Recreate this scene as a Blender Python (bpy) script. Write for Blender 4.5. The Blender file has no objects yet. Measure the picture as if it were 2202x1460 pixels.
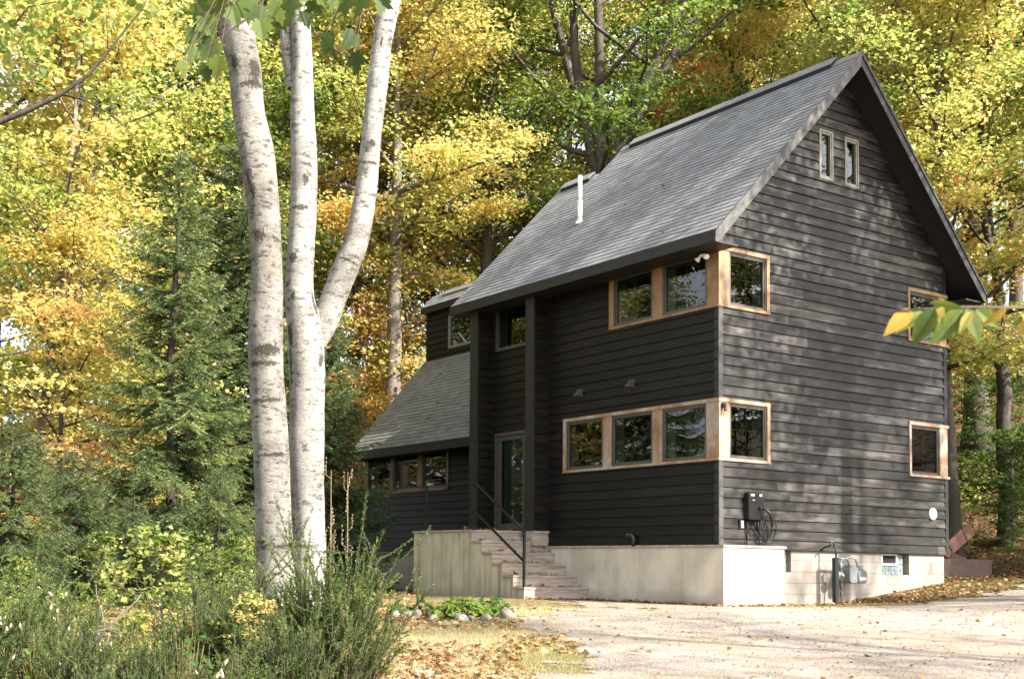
import bpy, math, random
import numpy as np
from mathutils import Vector, Matrix

random.seed(7)
RNG = np.random.default_rng(7)
COL = bpy.context.scene.collection
SC = bpy.context.scene

# ------------------------------------------------------------------ camera numbers
CAM = np.array([-16.0473, -14.4254, -0.3893])
YAW, PIT, ROL = math.radians(57.5977), math.radians(3.2592), math.radians(0.8174)
FPX, CX, CY, IW, IH = 2590.848, 822.04, 1066.76, 2202.0, 1460.0
FW = np.array([math.cos(YAW) * math.cos(PIT), math.sin(YAW) * math.cos(PIT), math.sin(PIT)])
_r0 = np.array([math.sin(YAW), -math.cos(YAW), 0.0])
_u0 = np.cross(_r0, FW)
RT = _r0 * math.cos(ROL) + _u0 * math.sin(ROL)
UP = -_r0 * math.sin(ROL) + _u0 * math.cos(ROL)


def ray(px, py):
    return FW + RT * (px - CX) / FPX - UP * (py - CY) / FPX


def at(px, py, d):
    return CAM + ray(px, py) * d


def on_x(px, py, x):
    d = ray(px, py)
    return CAM + d * (x - CAM[0]) / d[0]


def on_y(px, py, y):
    d = ray(px, py)
    return CAM + d * (y - CAM[1]) / d[1]


# ------------------------------------------------------------------ terrain
def sst(a, b, t):
    t = np.clip((t - a) / (b - a), 0, 1)
    return t * t * (3 - 2 * t)


def terrain(x, y):
    x = np.asarray(x, float)
    y = np.asarray(y, float)
    p = x * .743 + y * .669
    z = -1.0 + .042 * np.clip(p, -40, 0)
    z = z + .50 * sst(2.0, 8.0, x) * sst(-7, -1, y)
    q = x * .95 + y * .30
    z = z + 10.5 * sst(10.3, 33.0, q)
    z = z + .05 * np.sin(x * .35 + 1.3) * np.sin(y * .31) + .02 * np.sin(x * 1.1) * np.cos(y * .9 + .5)
    # level pad that the house stands on
    w = sst(2.5, .3, np.maximum.reduce([-.2 - x, x - 6.6, -.2 - y, y - 14.3, np.zeros_like(x)]))
    pad = -1.02 + .5 * sst(2.0, 8.0, x) * sst(-7, -1, y)
    return z * (1 - w) + pad * w


def tz(x, y):
    return float(terrain(x, y))


def spot(px, d):
    """ground point seen in column px at depth d"""
    p = at(px, 1225, d)
    return float(p[0]), float(p[1]), tz(p[0], p[1])


# ------------------------------------------------------------------ materials
def new_mat(name):
    m = bpy.data.materials.new(name)
    m.use_nodes = True
    nt = m.node_tree
    nt.nodes.clear()
    out = nt.nodes.new('ShaderNodeOutputMaterial')
    return m, nt, out


def nd(nt, typ, props=None, **ins):
    n = nt.nodes.new(typ)
    for k, v in (props or {}).items():
        setattr(n, k, v)
    for k, v in ins.items():
        k = k.replace('_', ' ')
        s = n.inputs[k] if k in n.inputs else n.inputs[int(k[1:])]
        if isinstance(v, bpy.types.NodeSocket):
            nt.links.new(v, s)
        else:
            s.default_value = v
    return n


def ramp(nt, fac, stops, interp='LINEAR'):
    n = nt.nodes.new('ShaderNodeValToRGB')
    n.color_ramp.interpolation = interp
    el = n.color_ramp.elements
    while len(el) < len(stops):
        el.new(.5)
    for e, (p, c) in zip(el, stops):
        e.position = p
        e.color = (c[0], c[1], c[2], 1) if not isinstance(c, (int, float)) else (c, c, c, 1)
    nt.links.new(fac, n.inputs[0])
    return n.outputs[0]


def obj_co(nt, scale=(1, 1, 1), loc=(0, 0, 0), rot=(0, 0, 0)):
    tc = nt.nodes.new('ShaderNodeTexCoord')
    mp = nd(nt, 'ShaderNodeMapping', None, Scale=scale, Location=loc, Rotation=rot)
    nt.links.new(tc.outputs['Object'], mp.inputs['Vector'])
    return mp.outputs[0]


def noise(nt, vec, scale, detail=4, rough=.55):
    return nd(nt, 'ShaderNodeTexNoise', None, Vector=vec, Scale=scale, Detail=detail, Roughness=rough).outputs[0]


def mathn(nt, op, a, b=0.0, clamp=False):
    n = nt.nodes.new('ShaderNodeMath')
    n.operation = op
    n.use_clamp = clamp
    for i, v in enumerate((a, b)):
        if isinstance(v, bpy.types.NodeSocket):
            nt.links.new(v, n.inputs[i])
        else:
            n.inputs[i].default_value = v
    return n.outputs[0]


def mixc(nt, fac, a, b, mode='MIX'):
    n = nt.nodes.new('ShaderNodeMix')
    n.data_type = 'RGBA'
    n.blend_type = mode
    n.clamp_factor = True
    for s, v in ((n.inputs[0], fac), (n.inputs[6], a), (n.inputs[7], b)):
        if isinstance(v, bpy.types.NodeSocket):
            nt.links.new(v, s)
        else:
            s.default_value = v if isinstance(v, (int, float)) else (v[0], v[1], v[2], 1)
    return n.outputs[2]


def attr(nt, name):
    n = nt.nodes.new('ShaderNodeAttribute')
    n.attribute_name = name
    return n.outputs['Fac']


def finish(nt, out, color, rough=.7, bump=None, strength=.3, dist=.02, metal=0.0, spec=.5):
    b = nd(nt, 'ShaderNodeBsdfPrincipled', None, Metallic=metal)
    for key, v in (('Base Color', color), ('Roughness', rough), ('Specular IOR Level', spec)):
        if isinstance(v, bpy.types.NodeSocket):
            nt.links.new(v, b.inputs[key])
        else:
            b.inputs[key].default_value = v if isinstance(v, (int, float)) else (v[0], v[1], v[2], 1)
    if bump is not None:
        bp = nd(nt, 'ShaderNodeBump', None, Strength=strength, Distance=dist, Height=bump)
        nt.links.new(bp.outputs[0], b.inputs['Normal'])
    nt.links.new(b.outputs[0], out.inputs[0])
    return b


M = {}


def plain(key, color, rough=.6, metal=0.0, var=.25, scale=9, bump=.15, spec=.5):
    m, nt, out = new_mat(key)
    v = obj_co(nt)
    n = noise(nt, v, scale, 5)
    n2 = noise(nt, v, scale * 9, 3)
    c = mixc(nt, ramp(nt, n, [(.3, 0.0), (.75, 1.0)]), tuple(x * (1 - var) for x in color), tuple(min(1, x * (1 + var)) for x in color))
    finish(nt, out, c, rough, n2, bump, .01, metal, spec)
    M[key] = m
    return m


def wood_siding(key, spec, dark, mid, light, red, lo, hi):
    """charred boards: tone per board, long weathering streaks along the board"""
    m, nt, out = new_mat(key)
    sc = (1.3, 1.3, 9.0)
    v = obj_co(nt, sc)
    t = attr(nt, 'tint')
    off = nd(nt, 'ShaderNodeCombineXYZ', None, X=mathn(nt, 'MULTIPLY', t, 37.0), Y=mathn(nt, 'MULTIPLY', t, 11.0), Z=t).outputs[0]
    vv = nd(nt, 'ShaderNodeVectorMath', {'operation': 'ADD'}, _0=v, _1=off).outputs[0]
    big = noise(nt, vv, .9, 5, .6)
    grain = noise(nt, nd(nt, 'ShaderNodeVectorMath', {'operation': 'MULTIPLY'}, _0=vv, _1=(1.2, 1.2, 8.0)).outputs[0], 3.0, 4, .65)
    f = mathn(nt, 'ADD', mathn(nt, 'MULTIPLY', big, .98), mathn(nt, 'MULTIPLY', t, .22))
    f = mathn(nt, 'ADD', f, mathn(nt, 'MULTIPLY', mathn(nt, 'SUBTRACT', grain, .5), .35))
    c = ramp(nt, f, [(lo, dark), ((lo + hi) / 2, mid), (hi, light)])
    rd = noise(nt, vv, 1.7, 3)
    c = mixc(nt, ramp(nt, rd, [(.56, 0.0), (.72, .6)]), c, red)
    finish(nt, out, c, .6 if spec > .25 else .5, grain, .4, .006, 0, spec)
    M[key] = m


wood_siding('sun_siding', .38, (.0038, .0033, .003), (.0095, .0078, .0066), (.080, .070, .062), (.045, .022, .012), .40, .84)  # paler copy for the gable, sunlight partly put into the board colour
wood_siding('shade_siding', .2, (.0045, .0038, .003), (.0085, .0068, .0052), (.018, .0138, .0102), (.014, .0085, .0055), .36, .95)  # same boards in a darker copy, shade put into the colour
plain('black_board', (.0085, .0072, .006), .6, 0, .35, 6)
plain('corner_board', (.055, .052, .05), .55, 0, .45, 5)
plain('soffit_black', (.007, .006, .006), .8, 0, .3, 4)
plain('brown_frame', (.062, .052, .043), .42, 0, .1, 5, .05)
plain('attic_frame', (.19, .172, .142), .45, 0, .12, 5, .05)
plain('jamb_green', (.22, .30, .26), .5, 0, .08, 5, .05)
plain('grille_grey', (.11, .105, .095), .5, 0, .1, 5, .05)
plain('interior_dark', (.012, .012, .011), .9, 0, .4, 2)
plain('blind_grey', (.10, .12, .105), .8, 0, .15, 2)
plain('black_metal', (.012, .012, .014), .4, .3, .2, 6, .05)
plain('black_plastic', (.013, .013, .014), .38, 0, .2, 8, .05)
plain('white_plastic', (.72, .71, .67), .45, 0, .05, 6, .05)
plain('meter_grey', (.16, .18, .18), .45, .2, .15, 8, .1)
plain('green_post', (.018, .026, .024), .5, .2, .2, 6, .1)
plain('rust_pipe', (.10, .06, .05), .7, .2, .3, 20, .2)
plain('label_white', (.7, .68, .62), .5, 0, .05, 8, .05)
plain('white_pvc', (.75, .74, .68), .4, 0, .06, 6, .05)
plain('chrome', (.6, .6, .6), .2, 1, .05, 6, .02)
plain('glass_block', (.22, .28, .29), .15, 0, .3, 14, .3)
plain('block_mortar', (.10, .12, .12), .6, 0, .2, 9)
plain('bulb_white', (.75, .74, .70), .35, 0, .05, 6, .03)
plain('planter_wood', (.11, .075, .058), .7, 0, .3, 5, .3)
plain('red_wood', (.17, .085, .055), .65, 0, .3, 5, .3)
plain('grey_lid', (.12, .12, .13), .5, 0, .2, 6)
plain('stone', (.19, .17, .145), .9, 0, .5, 7, .7)
plain('dead_stem', (.24, .17, .11), .8, 0, .3, 12, .3)
plain('stick_grey', (.13, .105, .085), .85, 0, .35, 12, .4)
plain('bush_stem', (.075, .05, .035), .8, 0, .3, 12, .3)
plain('petiole', (.20, .15, .06), .6, 0, .2, 12, .1)
plain('seed_fluff', (.36, .26, .20), .9, 0, .25, 30, .2)


def cedar(key, lo=.44, hi=.66):
    m, nt, out = new_mat(key)
    v = obj_co(nt, (1.6, 1.6, 1.0))
    a = noise(nt, v, 1.6, 4)
    g = noise(nt, obj_co(nt, (26, 26, 4)), 2.0, 4)
    c = ramp(nt, a, [(lo - .14, (.085, .045, .024)), (lo, (.28, .145, .06)), (hi - .06, (.34, .215, .12)), (hi + .04, (.38, .32, .26))])
    c = mixc(nt, ramp(nt, g, [(.35, .55), (.65, 0.0)]), c, (.12, .075, .045))
    finish(nt, out, c, .6, g, .3, .004)
    M[key] = m


cedar('cedar_fresh', .46, .80)
cedar('cedar_worn', .36, .54)


def rake_mat(key, c0, c1):
    m, nt, out = new_mat(key)
    g = noise(nt, obj_co(nt, (3, 3, 3)), 2.0, 5)
    g2 = noise(nt, obj_co(nt, (1, 1, 1)), 40.0, 3)
    c = mixc(nt, ramp(nt, g, [(.35, 0.0), (.65, 1.0)]), c0, c1)
    finish(nt, out, c, .6, g2, .3, .004)
    M[key] = m


rake_mat('rake_grey', (.028, .026, .025), (.085, .08, .075))  # left rake board, a paler grey than the right one
rake_mat('rake_dark', (.010, .010, .0105), (.026, .025, .025))


def shingle(key, base, moss):
    m, nt, out = new_mat(key)
    t = attr(nt, 'tint')
    g = noise(nt, obj_co(nt), 160, 3)
    b = noise(nt, obj_co(nt), .7, 4)
    c = ramp(nt, mathn(nt, 'ADD', mathn(nt, 'ADD', mathn(nt, 'MULTIPLY', t, .34), .25), mathn(nt, 'MULTIPLY', mathn(nt, 'SUBTRACT', g, .5), .8)),
             [(0.0, tuple(x * .55 for x in base)), (.5, base), (1.0, tuple(x * 1.6 for x in base))])
    c = mixc(nt, ramp(nt, b, [(.5, 0.0), (.75, moss)]), c, (.10, .105, .055))
    finish(nt, out, c, .85, g, .6, .006, 0, .35)
    M[key] = m


shingle('shingle_grey', (.19, .189, .19), .15)
shingle('shingle_mossy', (.17, .166, .15), .5)


def concrete(key, base, streak, low):
    m, nt, out = new_mat(key)
    a = noise(nt, obj_co(nt, (1, 1, 1)), 1.6, 5)
    s = noise(nt, obj_co(nt, (5, 5, .22)), 1.7, 4)
    f = noise(nt, obj_co(nt), 45, 4)
    c = mixc(nt, ramp(nt, a, [(.3, 0.0), (.7, 1.0)]), tuple(x * .72 for x in base), tuple(min(1, x * 1.12) for x in base))
    c = mixc(nt, ramp(nt, f, [(.56, 0.0), (.7, .25)]), c, (.25, .21, .16))
    c = mixc(nt, ramp(nt, s, [(.50, 0.0), (.70, streak)]), c, (.16, .135, .10))
    # ground splash staining, a real mark with an uneven upper edge
    sep = nd(nt, 'ShaderNodeSeparateXYZ', None, Vector=obj_co(nt)).outputs[2]
    zz = mathn(nt, 'ADD', sep, mathn(nt, 'MULTIPLY', a, .35))
    st = nd(nt, 'ShaderNodeMapRange', None, Value=zz, _1=-.95, _2=-.55, _3=low, _4=0.0).outputs[0]
    c = mixc(nt, st, c, (.20, .17, .14))
    finish(nt, out, c, .85, f, .25, .006, 0, .3)
    M[key] = m


concrete('concrete_smooth', (.56, .49, .385), .18, .75)
concrete('concrete_stained', (.52, .46, .33), .85, .6)


def blockwall(key):
    m, nt, out = new_mat(key)
    v = obj_co(nt, (1, 1, 1), (0, 0, 0), (math.radians(90), 0, 0))
    br = nd(nt, 'ShaderNodeTexBrick', {'offset': .5}, Vector=v, Color1=(.24, .215, .185, 1), Color2=(.30, .27, .235, 1), Mortar=(.19, .168, .14, 1),
            Scale=1.0, Mortar_Size=.006, Brick_Width=.41, Row_Height=.205)
    br.inputs['Bias'].default_value = -.1
    a = noise(nt, obj_co(nt), 3.5, 6)
    f = noise(nt, obj_co(nt), 70, 3)
    c = mixc(nt, ramp(nt, a, [(.45, 0.0), (.75, .4)]), br.outputs[0], (.22, .18, .15))
    h = mathn(nt, 'SUBTRACT', mathn(nt, 'MULTIPLY', f, .3), br.outputs[1])
    finish(nt, out, c, .9, h, .7, .008, 0, .3)
    M[key] = m


blockwall('block_wall')


def tread_mat(key):
    m, nt, out = new_mat(key)
    a = noise(nt, obj_co(nt, (1.2, 6, 12)), 1.4, 5)
    g = noise(nt, obj_co(nt, (3, 30, 60)), 1.5, 4)
    c = ramp(nt, a, [(.3, (.24, .19, .15)), (.5, (.36, .295, .24)), (.7, (.46, .40, .34))])
    c = mixc(nt, ramp(nt, g, [(.35, .5), (.6, 0.0)]), c, (.12, .09, .07))
    finish(nt, out, c, .75, g, .3, .004)
    M[key] = m


tread_mat('grey_deck')


def glass_mat():
    m, nt, out = new_mat('window_glass')
    fr = nd(nt, 'ShaderNodeFresnel', None, IOR=1.62)
    wob = noise(nt, obj_co(nt), 2.5, 1)
    bp = nd(nt, 'ShaderNodeBump', None, Strength=.012, Distance=.05, Height=wob)
    g = nd(nt, 'ShaderNodeBsdfGlossy', None, Color=(1, 1, 1, 1), Roughness=.0, Normal=bp.outputs[0])
    t = nd(nt, 'ShaderNodeBsdfTransparent', None, Color=(.42, .50, .45, 1))
    mx = nd(nt, 'ShaderNodeMixShader', None, _0=fr.outputs[0], _1=t.outputs[0], _2=g.outputs[0])
    nt.links.new(mx.outputs[0], out.inputs[0])
    M['glass'] = m


glass_mat()


def foliage(key, stops, transl=.5, rough=.5, tcol=1.7):
    m, nt, out = new_mat(key)
    t = attr(nt, 'tint')
    oi = nt.nodes.new('ShaderNodeObjectInfo')
    sp = nd(nt, 'ShaderNodeSeparateColor', None, Color=oi.outputs['Color'])
    f = mathn(nt, 'ADD', sp.outputs[0], mathn(nt, 'MULTIPLY', mathn(nt, 'SUBTRACT', t, .5), sp.outputs[1]), True)
    c = ramp(nt, f, stops)
    d = nd(nt, 'ShaderNodeBsdfPrincipled', None, Roughness=rough)
    d.inputs['Specular IOR Level'].default_value = .3
    nt.links.new(c, d.inputs['Base Color'])
    tr = nd(nt, 'ShaderNodeBsdfTranslucent', None, Color=mixc(nt, 1.0, c, (tcol, tcol, tcol * .85), 'MULTIPLY'))
    mx = nd(nt, 'ShaderNodeMixShader', None, _0=transl, _1=d.outputs[0], _2=tr.outputs[0])
    nt.links.new(mx.outputs[0], out.inputs[0])
    M[key] = m


AUT = [(0.0, (.030, .062, .014)), (.2, (.085, .14, .026)), (.4, (.20, .24, .065)), (.58, (.41, .39, .125)), (.75, (.48, .375, .135)),
       (.88, (.47, .28, .11)), (1.0, (.45, .15, .07))]
foliage('autumn_leaf', AUT)
foliage('near_leaf', [(0.0, (.02, .036, .006)), (.2, (.042, .070, .010)), (.42, (.095, .125, .014)), (.6, (.22, .18, .018)), (.78, (.32, .17, .02)), (1.0, (.19, .085, .03))], .35, .65, 1.5)
foliage('needles', [(0.0, (.022, .040, .016)), (.5, (.07, .105, .036)), (1.0, (.23, .26, .09))], .3, .5)
foliage('broom_leaf', [(0.0, (.008, .022, .005)), (.5, (.052, .10, .017)), (1.0, (.23, .27, .06))], .3, .45)
foliage('hosta_leaf', [(0.0, (.03, .07, .015)), (.5, (.10, .17, .025)), (1.0, (.25, .29, .05))], .3, .4)
foliage('fallen_leaf', [(0.0, (.07, .035, .018)), (.3, (.20, .09, .035)), (.55, (.27, .145, .06)), (.8, (.34, .225, .11)), (1.0, (.42, .30, .16))], .15, .7)
foliage('grass_blade', [(0.0, (.06, .10, .02)), (.4, (.18, .20, .045)), (.7, (.35, .30, .155)), (1.0, (.45, .39, .25))], .3, .6)


def bark(key, base, dark, ringscale, ring, patch):
    m, nt, out = new_mat(key)
    v = obj_co(nt, (1, 1, ringscale))
    a = noise(nt, v, 6.5, 8, .72)
    b = noise(nt, obj_co(nt), 2.2, 5, .6)
    e = noise(nt, obj_co(nt), 30, 6, .68)
    kn = attr(nt, 'tint')
    big = noise(nt, obj_co(nt, (1, 1, .45)), 1.5, 5, .65)
    c = mixc(nt, ramp(nt, b, [(.38, 0.0), (.66, 1.0)]), tuple(x * .62 for x in base), base)
    c = mixc(nt, ramp(nt, big, [(.48, 0.0), (.64, .6 * patch)]), c, (base[0] * .42, base[1] * .40, base[2] * .34))
    c = mixc(nt, ramp(nt, a, [(.54, 0.0), (.61, ring)]), c, dark)
    c = mixc(nt, ramp(nt, e, [(.58, 0.0), (.72, patch)]), c, tuple(x * .8 for x in dark))
    c = mixc(nt, ramp(nt, mathn(nt, 'ADD', kn, mathn(nt, 'MULTIPLY', mathn(nt, 'SUBTRACT', e, .5), 1.3)), [(.10, .9), (.24, 0.0)]), c, tuple(x * .6 for x in dark))
    wv = noise(nt, obj_co(nt, (1, 1, ringscale * 1.6)), 11.0, 10, .8)
    crack = ramp(nt, wv, [(.485, 0.0), (.5, 1.0), (.515, 0.0)])
    gate = ramp(nt, noise(nt, obj_co(nt), 3.1, 3), [(.45, 0.0), (.6, 1.0)])
    cg = mathn(nt, 'MULTIPLY', crack, gate)
    c = mixc(nt, mathn(nt, 'MULTIPLY', cg, ring), c, tuple(x * .55 for x in dark))
    h = mathn(nt, 'SUBTRACT', mathn(nt, 'SUBTRACT', mathn(nt, 'MULTIPLY', e, .5), a), mathn(nt, 'MULTIPLY', cg, .4))
    finish(nt, out, c, .8, h, .8, .025, 0, .25)
    M[key] = m


bark('beech_bark', (.37, .355, .33), (.055, .045, .033), 2.4, .85, .8)
bark('beech_bark_dark', (.235, .22, .195), (.045, .037, .027), 2.6, .95, .9)
bark('grey_bark', (.105, .085, .07), (.035, .027, .022), .35, .8, .6)
bark('dark_bark', (.085, .068, .055), (.03, .024, .02), .3, .8, .5)
bark('pale_bark', (.22, .19, .16), (.06, .05, .04), 2.0, .8, .6)


def ground_mat():
    m, nt, out = new_mat('forest_ground')
    v = obj_co(nt)
    a = noise(nt, v, .35, 5)
    b = noise(nt, v, 2.3, 6, .65)
    leaf = nd(nt, 'ShaderNodeTexVoronoi', None, Vector=v, Scale=11.0)
    fine = noise(nt, v, 40, 4)
    lc = ramp(nt, nd(nt, 'ShaderNodeSeparateColor', None, Color=leaf.outputs['Color']).outputs[0],
              [(.0, (.03, .018, .010)), (.4, (.075, .040, .02)), (.7, (.13, .072, .034)), (1.0, (.20, .125, .062))])
    grass = ramp(nt, b, [(.3, (.06, .065, .02)), (.5, (.18, .15, .065)), (.7, (.30, .24, .125))])
    sep = nd(nt, 'ShaderNodeSeparateXYZ', None, Vector=v)
    # the open yard in front of the house is worn grass, the wood has leaf litter
    yard = nd(nt, 'ShaderNodeMapRange', None, Value=mathn(nt, 'ADD', mathn(nt, 'ADD', mathn(nt, 'MULTIPLY', sep.outputs[0], .85), mathn(nt, 'MULTIPLY', sep.outputs[1], .6)),
              mathn(nt, 'MULTIPLY', a, 3.0)), _1=1.2, _2=5.0, _3=0.0, _4=1.0).outputs[0]
    lm = mathn(nt, 'MAXIMUM', yard, ramp(nt, b, [(.52, 0.0), (.66, .75)]))
    c = mixc(nt, lm, grass, lc)
    c = mixc(nt, ramp(nt, fine, [(.35, .35), (.6, 0.0)]), c, (.05, .035, .02))
    moss = noise(nt, v, 1.1, 4)
    c = mixc(nt, mathn(nt, 'MULTIPLY', yard, ramp(nt, moss, [(.55, 0.0), (.7, .6)])), c, (.05, .07, .02))
    h = mathn(nt, 'ADD', mathn(nt, 'MULTIPLY', fine, .6), leaf.outputs['Distance'])
    finish(nt, out, c, .95, h, .8, .05, 0, .15)
    M['ground'] = m


ground_mat()


def gravel_mat():
    m, nt, out = new_mat('gravel')
    v = obj_co(nt)
    a = noise(nt, v, .5, 5)
    b = noise(nt, v, 3.0, 6, .7)
    st = nd(nt, 'ShaderNodeTexVoronoi', None, Vector=v, Scale=42.0)
    st2 = nd(nt, 'ShaderNodeTexVoronoi', None, Vector=v, Scale=110.0)
    sc_ = nd(nt, 'ShaderNodeSeparateColor', None, Color=st.outputs['Color']).outputs[0]
    c = ramp(nt, b, [(.25, (.14, .118, .098)), (.42, (.235, .203, .172)), (.62, (.31, .272, .234)), (.8, (.40, .355, .31))])
    c = mixc(nt, ramp(nt, sc_, [(.75, 0.0), (.95, .7)]), c, (.20, .165, .14))
    c = mixc(nt, ramp(nt, sc_, [(.0, .5), (.2, 0.0)]), c, (.52, .47, .43))
    c = mixc(nt, ramp(nt, a, [(.45, 0.0), (.66, .6)]), c, (.25, .195, .135))
    tk = noise(nt, obj_co(nt, (.16, 1.5, 1), (0, 0, 0), (0, 0, math.radians(24))), 1.0, 3)
    c = mixc(nt, ramp(nt, tk, [(.46, 0.0), (.56, .45), (.66, 0.0)]), c, (.20, .165, .13))
    h = mathn(nt, 'ADD', mathn(nt, 'ADD', st.outputs['Distance'], mathn(nt, 'MULTIPLY', st2.outputs['Distance'], .4)), mathn(nt, 'MULTIPLY', b, 1.5))
    finish(nt, out, c, .95, h, .6, .03, 0, .2)
    M['gravel'] = m


gravel_mat()


# ------------------------------------------------------------------ mesh builders
class MB:
    """collects shapes and links them as ONE mesh object"""

    def __init__(self):
        self.v, self.f, self.mi, self.t, self.n = [], [], [], [], 0
        self.cm = 0
        self.tint = .5
        self.any_t = False

    def add(self, verts, faces, tint=None):
        verts = np.asarray(verts, float).reshape(-1, 3)
        self.v.append(verts)
        t = self.tint if tint is None else tint
        tt = np.full(len(verts), t, float) if np.isscalar(t) else np.asarray(t, float)
        self.t.append(tt)
        if isinstance(faces, np.ndarray):
            self.f.append((faces + self.n, self.cm))
        else:
            by = {}
            for q in faces:
                by.setdefault(len(q), []).append(q)
            for k, qs in by.items():
                self.f.append((np.array(qs, int) + self.n, self.cm))
        self.n += len(verts)
        return self

    def box(self, a, b, tint=None):
        x0, y0, z0 = (min(a[i], b[i]) for i in range(3))
        x1, y1, z1 = (max(a[i], b[i]) for i in range(3))
        v = [(x0, y0, z0), (x1, y0, z0), (x1, y1, z0), (x0, y1, z0), (x0, y0, z1), (x1, y0, z1), (x1, y1, z1), (x0, y1, z1)]
        return self.add(v, [(0, 3, 2, 1), (4, 5, 6, 7), (0, 1, 5, 4), (1, 2, 6, 5), (2, 3, 7, 6), (3, 0, 4, 7)], tint)

    def prism(self, poly, axis, a, b):
        """poly: 2-D points; axis 'x' -> (y,z), 'y' -> (x,z), 'z' -> (x,y)"""
        n = len(poly)
        f3 = {'x': lambda p, t: (t, p[0], p[1]), 'y': lambda p, t: (p[0], t, p[1]), 'z': lambda p, t: (p[0], p[1], t)}[axis]
        v = [f3(p, a) for p in poly] + [f3(p, b) for p in poly]
        fs = [tuple(range(n))[::-1], tuple(range(n, 2 * n))] + [(i, (i + 1) % n, n + (i + 1) % n, n + i) for i in range(n)]
        return self.add(v, fs)

    def tube(self, pts, rad, sides=8, cap=True, tint=None, squash=None):
        pts = np.asarray(pts, float)
        n = len(pts)
        rad = np.full(n, rad, float) if np.isscalar(rad) else np.asarray(rad, float)
        tan = np.gradient(pts, axis=0)
        tan /= np.linalg.norm(tan, axis=1)[:, None] + 1e-9
        ref = np.array([1.0, .13, .07]) if abs(tan[0][2]) > .8 else np.array([0, 0, 1.0])
        s = np.cross(tan, ref)
        s /= np.linalg.norm(s, axis=1)[:, None] + 1e-9
        t = np.cross(tan, s)
        ang = np.linspace(0, 2 * math.pi, sides, endpoint=False)
        ring = np.cos(ang)[None, :, None] * s[:, None, :] + np.sin(ang)[None, :, None] * t[:, None, :]
        v = pts[:, None, :] + ring * rad[:, None, None]
        i = np.arange(n - 1)[:, None] * sides
        j = np.arange(sides)[None, :]
        j2 = (j + 1) % sides
        f = np.stack([i + j, i + j2, i + sides + j2, i + sides + j], -1).reshape(-1, 4)
        self.add(v.reshape(-1, 3), f, tint)
        if cap:
            self.f.append((np.array([[self.n - n * sides + k for k in range(sides)][::-1]]), self.cm))
            self.f.append((np.array([[self.n - sides + k for k in range(sides)]]), self.cm))
        return self

    def lathe(self, prof, base, axis=(0, 0, 1), sides=20):
        """prof: (radius, height) list along axis"""
        ax = Vector(axis).normalized()
        q = Vector((0, 0, 1)).rotation_difference(ax).to_matrix()
        vs = []
        for r_, h in prof:
            for k in range(sides):
                a = 2 * math.pi * k / sides
                p = q @ Vector((r_ * math.cos(a), r_ * math.sin(a), h))
                vs.append((p.x + base[0], p.y + base[1], p.z + base[2]))
        fs = []
        for i in range(len(prof) - 1):
            for k in range(sides):
                k2 = (k + 1) % sides
                fs.append((i * sides + k, i * sides + k2, (i + 1) * sides + k2, (i + 1) * sides + k))
        fs.append(tuple(range(sides))[::-1])
        fs.append(tuple(range((len(prof) - 1) * sides, len(prof) * sides)))
        return self.add(vs, fs)

    def polys(self, base, u, w, nrm, templ, tint, fold=0.0):
        """N copies of a flat outline; base/u/w/nrm are (N,3), templ is (K,2[,h])"""
        T = np.asarray(templ, float)
        h = T[:, 2] if T.shape[1] > 2 else np.abs(T[:, 0]) * fold
        v = base[:, None, :] + u[:, None, :] * T[None, :, 1, None] + w[:, None, :] * T[None, :, 0, None] + nrm[:, None, :] * h[None, :, None]
        N, K = len(base), len(T)
        f = np.arange(N * K).reshape(N, K)
        return self.add(v.reshape(-1, 3), f, np.repeat(np.asarray(tint, float), K))

    def mesh(self, name, mats, smooth=False):
        me = bpy.data.meshes.new(name)
        v = np.concatenate(self.v) if self.v else np.zeros((0, 3))
        me.vertices.add(len(v))
        me.vertices.foreach_set('co', v.astype(np.float32).ravel())
        loops = np.concatenate([f.ravel() for f, _ in self.f])
        tot = np.concatenate([np.full(len(f), f.shape[1]) for f, _ in self.f])
        mi = np.concatenate([np.full(len(f), m) for f, m in self.f])
        me.loops.add(len(loops))
        me.loops.foreach_set('vertex_index', loops.astype(np.int32))
        me.polygons.add(len(tot))
        st = np.concatenate([[0], np.cumsum(tot)[:-1]])
        me.polygons.foreach_set('loop_start', st.astype(np.int32))
        me.polygons.foreach_set('material_index', mi.astype(np.int32))
        me.polygons.foreach_set('use_smooth', np.full(len(tot), smooth))
        a = me.attributes.new('tint', 'FLOAT', 'POINT')
        a.data.foreach_set('value', np.concatenate(self.t).astype(np.float32))
        for m in (mats if isinstance(mats, (list, tuple)) else [mats]):
            me.materials.append(M[m])
        me.update(calc_edges=True)
        me.validate()
        return me

    def build(self, name, mats, parent=None, smooth=False, loc=None):
        o = bpy.data.objects.new(name, self.mesh(name, mats, smooth))
        COL.objects.link(o)
        if parent is not None:
            o.parent = parent
        if loc is not None:
            o.location = loc
        return o


def tag(o, label=None, cat=None, group=None, kind=None):
    if label:
        o['label'] = label
    if cat:
        o['category'] = cat
    if group:
        o['group'] = group
    if kind:
        o['kind'] = kind
    return o


def thing(name, label, cat, loc, group=None, rotz=0.0):
    o = bpy.data.objects.new(name, None)
    o.empty_display_size = .2
    COL.objects.link(o)
    o.location = loc
    o.rotation_euler = (0, 0, rotz)
    return tag(o, label, cat, group)


def part(mb, name, mats, root, smooth=False):
    """a part whose mesh was built in world coordinates, under an Empty standing at root.location"""
    o = mb.build(name, mats, root, smooth)
    o.location = -Vector(root.location)
    return o


def sub(mb, name, mats, parent, smooth=False):
    return mb.build(name, mats, parent, smooth)


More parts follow.
